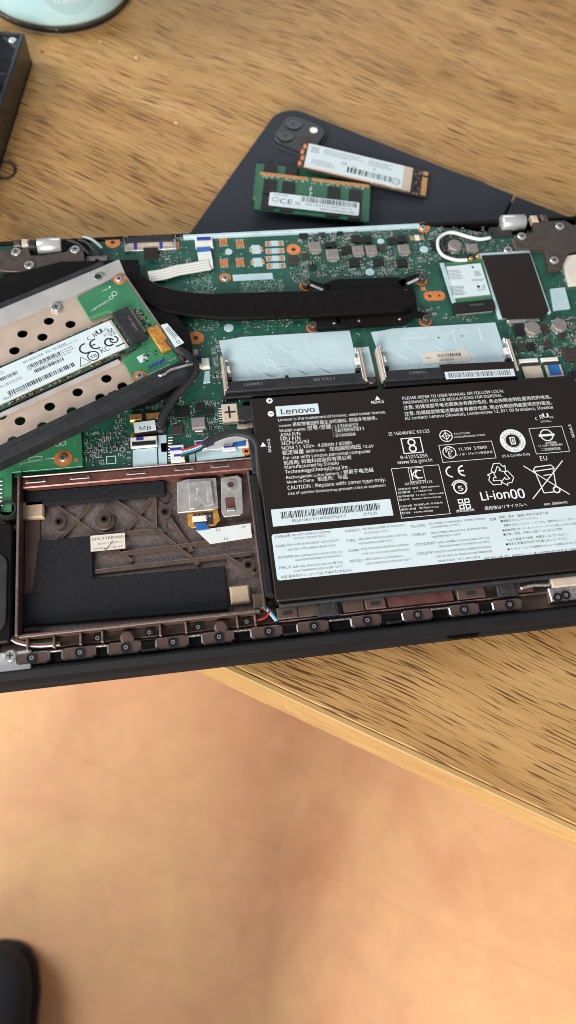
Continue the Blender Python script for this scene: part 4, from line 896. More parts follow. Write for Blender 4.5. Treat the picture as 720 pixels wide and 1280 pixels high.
for a in ((569, 305.5, 7.4), (666.5, 409, 8.0), (700, 405, 8.0)): inductor(*a, 3.2, True)
chip(590, 311, 6.5, 5.5, 2.4, 'inductor', 'inductor', ch=.3)
for a in ((413, 306.5, 6.0, 3.0, 1.0), (433, 313, 5.5, 5.0, 1.2), (445, 299.5, 5.0, 4.6, 1.1), (458.5, 299.5, 5.0, 4.6, 1.1), (477, 310, 3.6, 4.0, 1.1), (490, 301.5, 5.0, 4.0, 1.1), (502.5, 299, 4.8, 4.4, 1.1),
          (379, 294, 4.6, 3.6, 1.0), (402, 292, 3.8, 3.0, 1.0), (424.5, 290, 3.2, 2.8, 1.0), (391, 334, 3.6, 3.4, .9), (381, 321, 2.8, 3.4, 1.0), (366.5, 326, 5.6, 5.0, 1.1),
          (649, 413, 5.6, 6.0, 1.5), (651, 433.5, 5.0, 4.6, 1.4), (664, 434, 3.6, 4.0, 1.2), (684, 431, 4.6, 4.0, 1.2), (681, 411.5, 3.2, 6.5, 1.2), (702, 420, 3.8, 3.4, 1.2), (714, 443.5, 8.6, 8.0, 1.3), (718, 468, 5, 4, 1.2),
          (227, 516, 7.0, 6.0, 1.2), (222, 538, 5.2, 5.0, 1.2), (250, 510, 3.6, 4.4, 1.2), (262, 515, 4.0, 4.0, 1.2), (218, 502, 3.5, 3.0, 1.0), (573, 384, 5.2, 4.2, 1.3), (205, 560, 3.0, 5.0, 1.0)):
    chip(*a, m='chip_brown' if (a[0] * 7) % 3 < 1 else 'chip')
for a in ((443, 329, 6.2, 4.4, 1.5), (473, 328, 6.2, 4.4, 1.5), (502.5, 329, 6.2, 4.4, 1.5), (543, 307, 4.4, 6.0, 1.4)): chip(*a, name='capacitor', pins=2.2)
# copper footprints left bare on the board
for u, v in ((279, 302.5), (300, 305), (280, 329), (300, 328)):
    q = at(u, v, BZ); KEEP.append((q.x, q.y, 5.5, 5.5)); o = MB()
    for i in range(3):
        for j in range(3): o.cbox((q.x - 1.5 + 1.5 * i, q.y - 1.5 + 1.5 * j), 1.3, 1.3, BZ + .04, BZ + .12, 'copper')
    for i in range(4): o.cbox((q.x - 1.8 + 1.2 * i, q.y + 2.8), .5, .7, BZ + .04, BZ + .12, 'silk'); o.cbox((q.x - 1.8 + 1.2 * i, q.y - 2.8), .5, .7, BZ + .04, BZ + .12, 'silk')
    o.build('bare_footprint', board)
for u, v in ((320, 312), (322, 328)):
    q = at(u, v, BZ); KEEP.append((q.x, q.y, 7.5, 6)); o = MB(); o.prism([(q.x + a, q.y + b) for a, b in ((-2.4, -3), (2.4, -3), (2.4, -1.6), (3.6, -1.4), (3.6, 1.4), (2.4, 1.6), (2.4, 3), (-2.4, 3), (-2.4, 1.6), (-3.6, 1.4), (-3.6, -1.4), (-2.4, -1.6))], BZ + .04, BZ + .2, 'white_foil')
    for s_ in (-1, 1): o.cbox((q.x + 3.0 * s_, q.y), 1.5, 2.0, BZ + .22, BZ + .26, 'copper')
    o.build('bare_footprint', board)
for k in range(4):
    q = at(343 + k * .7, 304.5 + k * 9.3, BZ); KEEP.append((q.x, q.y, 10, 4)); o = MB(); o.cbox(q, 3.8, 3.75, BZ + .04, BZ + .2, 'white_foil')
    for s_ in (-1, 1): o.frame((q.x + 3.6 * s_, q.y), 2.9, 3.5, .35, BZ + .05, 'silk'); o.cbox((q.x + 3.6 * s_, q.y), 2.0, 2.0, BZ + .06, BZ + .12, 'copper')
    o.build('bare_footprint', board)
q = at(316, 346.5, BZ); KEEP.append((q.x, q.y, 23, 5)); MB().cbox(q, 21.5, 4.2, BZ + .04, BZ + .25, 'white_foil').build('foil_strip', board)
q = at(521, 298, BZ); KEEP.append((q.x, q.y, 9, 3)); o = MB(); o.cbox(q, 2.6, 3.2, BZ + .04, BZ + 1.2, 'white_plastic', .2)
for s_ in (-1, 1): o.cbox((q.x + 2.7 * s_, q.y), 2.6, 2.8, BZ + .04, BZ + .9, 'ceramic_tan', .2)
o.build('fuse', board)
q = at(529, 361, BZ); MB().cbox(q, 2.8, 2.6, BZ + .04, BZ + .12, 'copper').build('test_pad', board)
q = at(222, 307, BZ); MB().cbox(q, 1.8, 5, BZ + .04, BZ + .3, 'copper').build('test_pad', board)
# rear gasket bar
a, b = P2(229, 296, 17), P2(525, 281.5, 17); MB().prism([(a[0], a[1] - .6), (b[0], b[1] - .6), (b[0], b[1] + 1.6), (a[0], a[1] + 1.6)], BZ + .05, 17.2, 'white_foil', .4).build('shield_gasket', board)
# via fields (bare solder pads beneath the processor shadow)
vf = MB(); rg = random.Random(9)
for u0, v0, u1, v1 in ((238, 338, 268, 375), (300, 352, 356, 376), (240, 390, 275, 412), (302, 396, 366, 407)):
    a = at(u0, v0, BZ); b = at(u1, v1, BZ); x = a.x
    while x < b.x:
        y = b.y
        while y < a.y:
            if rg.random() < .8: vf.box(x, x + (.55 if rg.random() < .7 else .25), y, y + .3, BZ + .045, BZ + .07, rg.choice(('solder', 'silk', 'pcb_light_trace')))
            y += .75
        x += .85
o = vf.build('pad_field', board); o['kind'] = 'stuff'
for u0, v0, u1, v1 in ((238, 462, 264, 480), (166, 544, 210, 584), (215, 552, 312, 580), (276, 505, 300, 530), (162, 512, 206, 545), (240, 432, 264, 464), (296, 500, 340, 536), (150, 560, 157, 566), (132, 568, 147, 582), (547, 326, 620, 396), (600, 316, 690, 402), (688, 356, 714, 390), (646, 446, 700, 476), (612, 284, 640, 298), (642, 288, 720, 338)):
    a = at(u0, v1, BZ); b = at(u1, v0, BZ); KEEP.append(((a.x + b.x) / 2, (a.y + b.y) / 2, abs(b.x - a.x), abs(b.y - a.y)))
smd_field('small_capacitors', board, ((372, 288, 540, 345), (372, 288, 470, 300), (540, 285, 618, 326), (636, 388, 720, 445), (690, 330, 720, 400), (195, 425, 275, 480), (145, 500, 282, 545), (105, 540, 172, 582), (200, 315, 236, 338), (0, 338, 60, 352), (520, 385, 600, 400), (620, 300, 650, 330), (362, 325, 384, 352), (690, 440, 720, 475), (150, 295, 240, 300)), 26, BZ, 5)
# ---- memory slots
def memory_slot(x0, x1, ytop, ybot, seed, words):
    zc = BZ + 4.0
    s = MB(); s.box(x0 + .5, x1 - .5, ybot + .2, ybot + 6.4, BZ + .1, zc, 'grey_black', .35); s.box(x0 + .5, x1 - .5, ybot - 2.2, ybot + .15, BZ + .1, BZ + 2.6, 'chip', .3)
    s = s.build('memory_slot', laptop)
    mp_ = MB(); mp_.prism([(x0 + .3, ytop - 1), (x0 + 6, ytop - .6), (x0 + 12, ytop + .4), (x1 - 3, ytop + .2), (x1 - 2.4, ybot + 7.6), (x0 + 3.2, ybot + 7.6)], BZ + .3, BZ + .55, 'mylar'); mp_ = mp_.build('insulating_film', s)
    rg = random.Random(seed); t = MB()
    for i in range(26):
        x = rg.uniform(x0 + 8, x1 - 20); y = rg.uniform(ybot + 12, ytop - 5); l = rg.uniform(4, 14); l2 = rg.uniform(2, 9)
        d = rg.choice(((1, 0), (.8, .6), (.8, -.6), (.7, -.7))); d2 = rg.choice(((1, 0), (.7, -.7), (0, -1)))
        for k in range(rg.choice((1, 2, 3, 4))):
            cl = lambda p_: (min(x1 - 5, p_[0]), min(ytop - 2, max(ybot + 9, p_[1])))
            a = cl((x + k * .4, y - k * 1.1)); b = cl((a[0] + d[0] * l, a[1] + d[1] * l)); c = cl((b[0] + d2[0] * l2, b[1] + d2[1] * l2))
            if (Vector(b) - Vector(a)).length > .3: t.strip([(*a, BZ + .55), (*b, BZ + .55)], .4, .05 + .0006 * i, 'mylar_trace', 1)
            if (Vector(c) - Vector(b)).length > .3: t.strip([(*b, BZ + .55), (*c, BZ + .55)], .4, .051 + .0006 * i + .0001 * k, 'mylar_trace', 1)
    o = t.build('film_relief', mp_); o['kind'] = 'stuff'
    c = MB(); n = int((x1 - x0 - 8) / .55)
    for i in range(n):
        x = x0 + 4 + i * .55
        if abs(x - (x0 + (x1 - x0) * .44)) < 1.2: continue
        c.box(x, x + .32, ybot + 6.45, ybot + 7.5, BZ + .9, BZ + 1.5, 'gold' if i % 3 else 'dark_steel')
    o = c.build('spring_contacts', s); o['kind'] = 'stuff'
    MB().box(x0 + (x1 - x0) * .44 - .9, x0 + (x1 - x0) * .44 + .9, ybot + 4.6, ybot + 7.4, zc + .02, zc + .5, 'chip', .15).build('key_notch', s)
    for sg, xe in ((1, x0), (-1, x1)):
        l = MB(); l.box(min(xe, xe + sg * 1.4), max(xe, xe + sg * 1.4), ybot + 1, ytop - 13.5, BZ + .2, BZ + 4.6, 'cream_plastic', .3)
        l.box(min(xe + sg * 1.5, xe + sg * 4.2), max(xe + sg * 1.5, xe + sg * 4.2), ybot + 12, ybot + 15.5, BZ + 2.2, BZ + 4.2, 'label_cream', .4)
        l = l.build('latch_arm', s)
        k = MB(); k.box(min(xe + sg * 1.45, xe + sg * 2.2), max(xe + sg * 1.45, xe + sg * 2.2), ybot + 2, ytop - 14, BZ + .2, BZ + 5.0, 'steel', .2)
        k.cbox((xe + sg * 2.6, ybot + 19.5), 1.6, 3.4, BZ + 2.4, BZ + 4.8, 'steel', .4); k.cbox((xe + sg * 3.2, ybot + 8.6), 3.0, 1.6, BZ + 1.4, BZ + 3.6, 'chip', .2); k.build('spring_clip', l)
    w_ = MB()
    for body, fx_, ln in words: w_.text(body, (x0 + (x1 - x0) * fx_ + ln, ybot + 4.6), ln, zc + .03, 'inductor', math.pi, 1.9)
    w_.build('moulded_print', s)
    return s, mp_
sl1, f1 = memory_slot(-22.8, 49.0, 100.2, 65.6, 4, (('194691', .14, 9.5), ('LTK4.0R', .62, 11)))
sl2, f2 = memory_slot(56.8, 128.6, 99.6, 65.6, 8, (('194693', .2, 9.5),))
for u, v in ((355, 458), (351, 458), (347, 458), (548, 422), (578, 420)):
    q = at(u, v, BZ + .6); MB().cyl(q, .55 if u > 500 else .25, BZ + .575, BZ + .6, 'black_print', 10).build('film_hole', f1 if u < 500 else f2)
q = at(558, 446, BZ + 1); stk = MB(); stk.prism(rrect(q.x - 12.6, q.x + 12.6, q.y - 3.4, q.y + 3.6, .8, 3), BZ + .6, BZ + .72, 'label_cream'); stk = stk.build('sticker', f2)
p = MB(); p.barcode((q.x + 2, q.y + 1.2), 13, 1.9, BZ + .74, 'black_print', 0, 31, .5); p.text('W4N', (q.x - 11, q.y - .2), 2.6, BZ + .74, 'black_print'); p.text('TB 000205', (q.x - 4, q.y - 2.2), 7.5, BZ + .74, 'black_print'); p.build('sticker_print', f2)
zt = BZ + 5.2
rot_t = D(-1.5); q = at(600, 463, zt); tp = MB(); tp.cbox(q, 37.5, 9.4, zt - .12, zt, 'black_film', 0, rot_t); tp = tp.build('barcode_tape', sl2)
p = MB(); q2 = at(600, 467.5, zt); p.cbox(q2, 36.5, 4.4, zt + .02, zt + .04, 'label_white', 0, rot_t); p.barcode((q2.x, q2.y), 33, 3.0, zt + .06, 'grey_print', rot_t, 41, .42); p.build('barcode_print', tp)
# spacer between the slots
wt = MB(); wt.prism(poly(((452, 434), (461, 433), (470, 472), (453, 474)), BZ + .6), BZ + .3, BZ + .6, 'white_foil', .1); wt.build('insulating_flap', board)
q = at(464, 477, BZ + 2); sp_ = MB(); sp_.cbox(q, 6.4, 5.6, BZ + .1, BZ + 2.4, 'chip', .3); sp_ = sp_.build('screw_mount', board); inst(dark_screw_me, 'screw', (q.x, q.y, BZ + 2.42), sp_)

# ---- wireless card, film pad, antenna leads
wz = BZ + 2.0
wc = MB(); wc.prism(poly(((551, 329), (603, 323.5), (616, 374), (567, 379)), wz), wz - .8, wz, 'pcb_light', .05); wc = wc.build('wireless_card', laptop)
MB().prism(poly(((549.5, 329.5), (554.5, 328.8), (570, 378.5), (565, 379.5)), wz), wz + .05, wz + .5, 'white_foil', .1).build('shield_edge', wc)
lab = MB().prism(poly(((558, 333), (601, 328.6), (613.5, 368.5), (568.5, 373)), wz + 1.2), wz + .05, wz + 1.25, 'steel', .2, 'label_white').build('label', wc)
p = MB(); wzz = wz + 1.27
q = at(570, 343, wzz); p.lines((q.x, q.y), 8, 7, 7, wzz, 'grey_print', 0, 3, .35)
q = at(575, 363, wzz); p.dots((q.x - .5, q.y), 8.6, 6.6, 18, wzz, 'black_print', 0, 17)
q = at(597, 341.5, wzz); p.dots((q.x, q.y), 3.6, 3.6, 9, wzz, 'black_print', 0, 18); q = at(598, 350, wzz); p.lines((q.x, q.y), 7.5, 1.6, 2, wzz, 'grey_print', 0, 6, .35)
q = at(601, 358, wzz); p.circ((q.x - 1.3, q.y), .9, wzz, 'black_print'); p.circ((q.x + 1.6, q.y), 1.0, wzz, 'grey_print', .3); p.text('CE FC', (q.x - 2.6, q.y - 3), 5, wzz, 'black_print'); q = at(591, 334, wzz); p.circ((q.x, q.y), .7, wzz, 'black_print')
p.build('label_print', lab)
sk = MB(); sk.prism(poly(((567, 379), (617, 374), (620, 385.5), (569, 390.5)), BZ + 3), BZ + .1, BZ + 3.0, 'chip', .3); sk = sk.build('card_socket', board)
m_ = MB(); m_.prism(poly(((569, 391.5), (615, 386.8), (616, 389.4), (570, 394)), BZ + 1), BZ + .1, BZ + 1.2, 'steel', .2); m_.build('socket_pins', sk)
q = at(595, 381, BZ + 3); m_ = MB(); m_.text('L8W37H1', (q.x + 4, q.y + .6), 7.5, BZ + 3.03, 'inductor', math.pi, 1.4); m_.build('moulded_print', sk)
fz = BZ + 1.9
fr_ = MB(); fr_.prism(poly(((598, 316.5), (662, 312.5), (689, 390), (624, 397)), fz), BZ + .1, fz, 'white_foil', .2); fr_ = fr_.build('storage_shield', board)
MB().prism(poly(((602, 319.5), (662, 316), (686, 388), (682, 397), (628, 398)), fz + .3), fz + .05, fz + .5, 'black_film', .15).build('black_film', fr_)
q = at(654, 401, BZ + 1); MB().cbox(q, 18, 2.2, BZ + .1, BZ + 1.6, 'steel', .3).build('shield_clip', board)
al = MB()
al.tube([at(u, v, BZ + h) for u, v, h in ((613, 297, 3), (600, 299, 3.4), (585, 296, 3.2), (568, 291, 3.2), (557, 292, 3), (548, 299, 3), (548, 311, 3), (555, 320, 2.8), (570, 325, 2.6), (584, 325, 3))], .95, 'wire_white', 8, 5)
al.build('antenna_lead', laptop)
al = MB(); al.tube([at(u, v, BZ + h) for u, v, h in ((563, 291, 2), (556, 296, 2), (552, 305, 2.2), (556, 314, 2.2), (558, 308, 2.6))], 1.2, 'cable_black', 8, 5)
al.build('antenna_lead', laptop); al = MB()
al.tube([at(u, v, BZ + h) for u, v, h in ((613, 297, 3), (612, 291, 3), (612, 287, 2))], .9, 'cable_black', 8, 4); al.build('lead_end', laptop)
for u, v in ((588, 325), (597, 322)):
    q = at(u, v, BZ + 2); o = MB(); o.cyl(q, 1.2, wz, wz + 1.6, 'gold', 12, .3); o.build('antenna_plug', wc)
q = at(559, 310, BZ + 1.5); MB().cyl(q, 1.7, BZ + .1, BZ + 2.4, 'steel', 16, .4).build('stud', board)
pp = MB(); pp.prism(poly(((688, 361), (706, 359), (713, 385), (692, 388)), BZ + 1), BZ + .1, BZ + 1.1, 'white_foil', .1); pp.build('foil_pad', board)
pp = MB(); pp.prism(poly(((702, 321), (730, 317), (745, 352), (712, 356)), BZ + 2), BZ + .1, BZ + 2.4, 'label_cream', .2); pp.build('foam_block', board)

# ---- heat pipe, processor bracket, fan
hz = BZ + 3.2
up = ((120, 322), (150, 335), (172, 340), (200, 356), (228, 363), (262, 366), (300, 364.5), (400, 362), (500, 359)); lo_ = ((108, 352), (140, 362), (160, 364), (188, 382), (222, 392), (258, 396.5), (300, 398), (400, 394.5), (505, 388.5))
U = spline([at(u, v, hz + 2) for u, v in up], 5); Lw = spline([at(u, v, hz + 2) for u, v in lo_], 5)
U += [at(514, 363, hz + 2), at(520, 370, hz + 2)]; Lw += [at(516, 384, hz + 2), at(520, 378, hz + 2)]
hp = MB(); n = len(U); vs = []; fs = []
for i in range(n):
    d = (Lw[i] - U[i]).normalized()
    for p_, dz in ((U[i], -.0), (U[i], 1.3), (U[i] + d * .9, 2.0), (Lw[i] - d * .9, 2.0), (Lw[i], 1.3), (Lw[i], 0)): vs.append((p_.x, p_.y, hz + dz))
for i in range(n - 1):
    for j in range(5): fs.append((i * 6 + j, (i + 1) * 6 + j, (i + 1) * 6 + j + 1, i * 6 + j + 1)[::-1])
    fs.append((i * 6 + 5, (i + 1) * 6 + 5, (i + 1) * 6, i * 6)[::-1])
fs += [tuple(range(6)), tuple(range((n - 1) * 6, n * 6))[::-1]]
hp.add(vs, fs, 'heatpipe', False); heat = hp.build('heat_pipe', laptop)
hb = MB(); hb.prism(poly(((405, 358), (418, 352), (498, 349.5), (508, 353), (519, 368), (522, 392), (508, 403), (395, 410), (388, 396)), hz - .4), BZ + .3, hz - .1, 'black_plastic', 0); hb = hb.build('processor_bracket', laptop)
def arm(pts, w_):
    o = MB(); o.strip([at(u, v, BZ + 2.4) for u, v in pts], w_, .8, 'heatpipe', 1); return o.build('bracket_arm', hb)
ar = [arm(((384, 354), (396, 358), (412, 362)), 4.2), arm(((408, 361), (420, 356), (496, 353), (506, 356)), 6.0), arm(((500, 357), (512, 350), (527, 346)), 4.2), arm(((392, 405), (410, 401), (425, 401)), 4.2), arm(((420, 399), (470, 397), (508, 394)), 8.0), arm(((505, 394), (520, 394), (533, 396)), 4.0)]
for i, (u, v) in enumerate(((383, 353), (527.5, 346), (391.5, 405.5), (533, 397))):
    q = at(u, v, BZ + 3); o = MB(); o.ring(q, 1.7, 2.5, BZ + .1, BZ + 2.4, 'dark_steel', 20); o.ring(q, 2.55, 3.4, BZ + .05, BZ + .3, 'copper', 24); o = o.build('screw_collar', hb); inst(dark_screw_me, 'screw', (q.x, q.y, BZ + 2.3), o)
for u, v, m in ((418, 403, 'steel'), (449, 400, 'ceramic_tan'), (500, 398, 'steel'), (508, 362, 'copper'), (509, 387, 'copper')):
    q = at(u, v, BZ + 4); MB().cyl(q, .7, BZ + 3.22, BZ + 3.5, m, 10, .1).build('rivet', hb)
sw = MB(); a, b = at(404, 363, BZ + 3.3), at(388, 356, BZ + 3.3); sw.strip([(a.x, a.y, BZ + 3.3), (b.x, b.y, BZ + 3.3)], 1.6, .15, 'steel', 1); sw.build('arm_foil', hb); sw = MB(); a, b = at(509, 355, BZ + 3.3), at(523, 348.5, BZ + 3.3); sw.strip([(a.x, a.y, BZ + 3.3), (b.x, b.y, BZ + 3.3)], 1.4, .15, 'bright_sheet', 1); sw.build('arm_foil', hb)
fc = at(158, 437, BZ + 4)
fan = MB(); fp_ = []
for i in range(-16, 17): a = D(i * 7.5 + -20); fp_.append((fc.x + 32.5 * math.cos(a), fc.y + 32.5 * math.sin(a)))
fp_ = [p_ for p_ in fp_] + [(X0 + 6, 150), (X0 + 6, 92)]
fp_ = [(fc.x + 32.5 * math.cos(D(a)), fc.y + 32.5 * math.sin(D(a))) for a in range(-150, 76, 8)] + [(-60, 152), (-100, 153), (X0 + 6, 143), (X0 + 6, 75), (-110, 62)]
fan.prism(fp_, BZ + .1, BZ + 4.2, 'black_plastic', .5); fan = fan.build('fan_housing', laptop)
fr2 = MB(); fr2.ring((fc.x - 2, fc.y), 19, 20.5, BZ + 4.22, BZ + 4.5, 'grey_black', 40); fr2.build('fan_inlet_ring', fan)
ft = at(243, 433, BZ + 1)

# ---- hinges
def hinge(plate_px, holes, barrel, z, pins):
    h = MB(); h.prism(poly(plate_px, z), BZ + .3, z, 'dark_steel', .3); h = h.build('hinge', laptop)
    for u, v in holes: q = at(u, v, z + .5); inst(screw_me, 'screw', (q.x, q.y, z + .03), h)
    (u0, v0), (u1, v1), r_ = barrel; a, b = at(u0, v0, z + .5), at(u1, v1, z + .5); y = (a.y + b.y) / 2
    c = MB(); k = 24; vs = []
    for x, rr_ in ((a.x, r_ * .9), (a.x + .5, r_), (b.x - .5, r_), (b.x, r_ * .9)):
        for j in range(k): t_ = 2 * math.pi * j / k; vs.append((x, y + rr_ * math.cos(t_), z - 2.2 + rr_ * math.sin(t_)))
    fs = [(i * k + j, i * k + (j + 1) % k, (i + 1) * k + (j + 1) % k, (i + 1) * k + j)[::-1] for i in range(3) for j in range(k)] + [tuple(range(k)), tuple(range(3 * k, 4 * k))[::-1]]
    c.add(vs, fs, 'bright_sheet', True); c.build('hinge_barrel', h)
    for u, v, m in pins: q = at(u, v, z); o = MB(); o.cbox(q, 4.0, 5.0, z - 2.5, z + 1.2, m, .9); o.build('hinge_pin', h)
    return h
hz_ = 18.4
hinge(((-8, 312), (14, 312), (36, 309), (38, 319), (52, 319), (84, 314), (86, 309), (104, 309), (107, 331), (60, 337), (24, 340), (-8, 338)), ((20, 314.5), (36.5, 331), (94, 311.5)), ((46, 304), (76, 303), 4.4), hz_, ((22, 305, 'dark_steel'), (32, 304, 'cream_plastic'), (40, 306, 'grey_black')))
hinge(((640, 300), (646, 293), (668, 290), (666, 278), (682, 276), (706, 275), (716, 281), (735, 278), (740, 308), (712, 315), (704, 331), (699, 336), (686, 336), (681, 311), (645, 311)), ((652.5, 295), (700, 282.5), (693, 325)), ((628, 275), (657, 273), 4.4), hz_, ((668, 274, 'cream_plastic'), (680, 273, 'dark_steel')))
dk = MB(); dk.box(-100, -86, 160, 168.8, BZ + .1, 16.4, 'black_plastic', .3); dk.build('hinge_cover', laptop)
a, b = at(108, 322, BZ), at(130, 330, BZ); MB().box(a.x, b.x + 2, b.y, a.y, BZ + .1, BZ + 1.2, 'inductor', .2).build('shield_plate', board)
MB().prism(poly(((612, 284), (640, 284), (640, 297), (618, 297)), BZ + .3), BZ + .1, BZ + .4, 'black_print').build('hinge_recess', board)

for k, pts_ in enumerate((((98, 300, 18), (108, 303, 18.4), (118, 313, 18), (126, 318, 17)), ((104, 296, 17.4), (116, 300, 17.8), (128, 310, 17)), ((84, 300, 18), (98, 305, 18.4), (112, 318, 17.4)))):
    o = MB(); o.tube([at(*p_) for p_ in pts_], .8, ('cable_black', 'wire_grey', 'cable_black')[k], 7, 5); o.build('display_lead', laptop)
# ---- display cable connector and folded ribbons
q = at(188, 306, BZ + 1.5); dcn = MB(); dcn.cbox(q, 27.5, 7.2, BZ + .1, BZ + 1.6, 'steel', .3); dcn.cbox((q.x, q.y + .3), 24, 3.6, BZ + 1.62, BZ + 1.8, 'cream_plastic', .1); dcn = dcn.build('display_socket', board)
o = MB(); o.prism(poly(((155, 298), (175, 294.5), (216, 293), (217, 301), (156, 303)), BZ + 2.4), BZ + 1.85, BZ + 2.5, 'grey_black', .2); o.build('socket_tape', dcn)
for u in (169, 201): q2 = at(u, 306, BZ + 2); MB().cbox(q2, 1.6, 5.4, BZ + 1.85, BZ + 2.1, 'navy_ink', .1).build('ink_mark', dcn)
q = at(188.5, 317, BZ + 2.5); MB().cbox(q, 7.6, 8.6, BZ + 1.9, BZ + 2.6, 'black_film', .2).build('black_tab', dcn)
q = at(255, 303, BZ + 1); o = MB(); o.cbox((q.x, q.y + .6), 9.6, 9, BZ + .1, BZ + 1.3, 'white_plastic', .3); o.cbox((q.x, q.y + 2.2), 7.4, 2.2, BZ + 1.32, BZ + 1.9, 'navy_ink', .2); o = o.build('ribbon_socket', board)
o = MB(); p0, p1, p2, p3 = at(254, 309, BZ + 1.6), at(255, 315, BZ + 1.8), at(257, 326, BZ + 1.6), at(258, 336, BZ + 1.2)
o.strip([p0, p1], 7.4, .12, 'blue_film', 1); o.build('ribbon_tail', board)
o = MB(); o.strip([p1, p2, p3], 7.4, .14, 'ribbon_white', 4); o = o.build('ribbon_cable', laptop)
o = MB(); o.strip([at(u, v, BZ + 1.9) for u, v in ((262, 331), (240, 335), (222, 338), (204, 343), (186, 346))], 7.2, .14, 'ribbon_white', 4); o = o.build('ribbon_cable', laptop)
for k in range(5):
    a = [at(u, v + k * 3.2 - 6.4, BZ + 2.06) for u, v in ((262, 331), (240, 335), (222, 338), (204, 343), (188, 346))]; m_ = MB(); m_.strip([(p_.x, p_.y, BZ + 2.06) for p_ in a], .3, .02, 'tan_foam', 4); m_.build('ribbon_line', o)
# ---- flex sockets under the right inductors
for u, v, w_, fm in ((661, 453, 10.2, 'tan_foam'), (687.5, 451.5, 9.0, 'blue_film')):
    q = at(u, v, BZ + 1); o = MB(); o.cbox((q.x, q.y + 1.0), w_, 2.2, BZ + .1, BZ + 1.7, 'white_plastic', .3); o.cbox((q.x, q.y - 1.4), w_ * .9, 2.0, BZ + .1, BZ + 1.2, 'chip_brown', .2); o = o.build('ribbon_socket', board)
    f_ = MB(); f_.cbox((q.x + .6, q.y - 6.0), w_, 7.2, BZ + .9, BZ + 1.05, 'cream_plastic'); f_ = f_.build('ribbon_cable', board)
    if fm == 'blue_film': MB().cbox((q.x + .8, q.y - 5.6), w_ * .7, 6.4, BZ + 1.08, BZ + 1.2, fm).build('ribbon_backing', f_)

# ---- lower-left daughter board
dz = BZ + 1.6
db = MB(); db.prism(poly(((-12, 500), (100, 500), (103.5, 583), (15, 590.5), (14.5, 640), (-12, 640)), dz), dz - 1.2, dz, 'pcb_light', .1); db = db.build('daughter_board', laptop)
pad_ring(79, 573, 4.2, True, 1.2, db, dz)
p = MB(); q = at(33, 578, dz); p.text('S0/R PW LIGHT', (q.x - 3, q.y - 1), 9, dz + .04, 'silk', D(8), .9); q = at(50, 573, dz); p.frame((q.x - 2, q.y), 6, 2.2, .25, dz + .04, 'silk')
for u, v in ((72, 555), (79, 554)): p.circ(at(u, v, dz), 1.3, dz + .04, 'silk', .3)
a, b = at(56, 574, dz), at(66, 573, dz); p.line(a, b, .3, dz + .045, 'silk'); p.quad([(b.x, b.y + .6), (b.x, b.y - .6), (b.x + 1.4, b.y)], dz + .05, 'silk')
for i, pts_ in enumerate((((93, 550), (94, 562), (86, 563)), ((52, 577), (70, 577)), ((20, 583), (95, 577)), ((4, 600), (4, 635)), ((60, 560), (90, 540)))):
    for k in range(len(pts_) - 1): a, b = at(*pts_[k], dz), at(*pts_[k + 1], dz); p.line(a, b, .4, dz + .02 + i * .001, 'pcb_light_trace')
p.build('board_print', db)
sd = MB()
for k in range(7): q = at(1, 602 + k * 5, dz); sd.cbox(q, 1.6, .8, dz + .05, dz + .7, 'solder', .1)
o = sd.build('small_capacitors', db); o['kind'] = 'stuff'
q = at(95, 575, dz); MB().cyl(q, .9, dz + .03, dz + .1, 'copper', 12).build('test_pad', db)

# ---- connectors along the rear wall of the bay
def plate(name, pts_, z0, z1, m, par=board): o = MB(); o.prism(poly(pts_, z1), z0, z1, m, .15); return o.build(name, par)
plate('foil_pad', ((166, 562), (196, 559), (197, 582), (166, 584)), BZ + .1, BZ + .9, 'white_foil')
plate('foil_pad', ((197.5, 544), (208, 543), (209, 580), (198.5, 581.5)), BZ + .1, BZ + 1.0, 'white_foil')
q = at(180, 553, BZ + 1.5); o = MB(); o.cbox((q.x, q.y), 12.4, 5.6, BZ + 1.0, BZ + 2.4, 'white_plastic', .3); o.cbox((q.x, q.y - 1.0), 11, 2.2, BZ + 2.42, BZ + 2.7, 'chip', .2); o.cbox((q.x - 1.8, q.y + 1.6), 3.4, 1.6, BZ + 2.42, BZ + 2.6, 'navy_ink', .1); o.build('ribbon_socket', board)
o = MB()
for k in range(9): q = at(213, 547 + k * 3.6, BZ); o.cbox(q, 2.2, .7, BZ + .05, BZ + .35, 'solder', .1)
o.build('pin_row', board)
q = at(222, 568, BZ + 1.5); o = MB(); o.cbox(q, 6.6, 9.0, BZ + .1, BZ + 2.8, 'white_plastic', .4); o.cbox((q.x - .6, q.y + 2.2), 5.4, 1.5, BZ + 2.82, BZ + 3.0, 'navy_ink', .1); o.cbox((q.x + .4, q.y - 1.2), 4.2, 1.2, BZ + 2.82, BZ + 2.95, 'navy_ink', .1); o.build('wire_socket', board)
plate('foil_pad', ((236, 566), (244, 565), (244, 577), (237, 578)), BZ + .1, BZ + .7, 'white_foil')
plate('foil_pad', ((245, 564), (304, 559), (306, 570), (246, 577)), BZ + .1, BZ + 1.2, 'white_foil')
bl = plate('ribbon_cable', ((256, 547), (304, 543), (311, 549), (311, 559), (252, 563)), BZ + 1.3, BZ + 1.6, 'ribbon_white', laptop)
plate('blue_tape', ((256, 548), (268, 546), (268, 556), (256, 560)), BZ + 1.65, BZ + 1.8, 'blue_film', bl); plate('blue_tape', ((291, 553), (308, 550), (307, 557), (290, 559)), BZ + 1.65, BZ + 1.8, 'blue_film', bl)
q = at(287, 561, BZ + 2); o = MB(); o.cbox(q, 6.2, 2.6, BZ + 1.7, BZ + 2.6, 'white_plastic', .3); o.cbox((q.x, q.y + .8), 5.4, .8, BZ + 2.62, BZ + 2.75, 'navy_ink'); o.build('ribbon_socket', board)
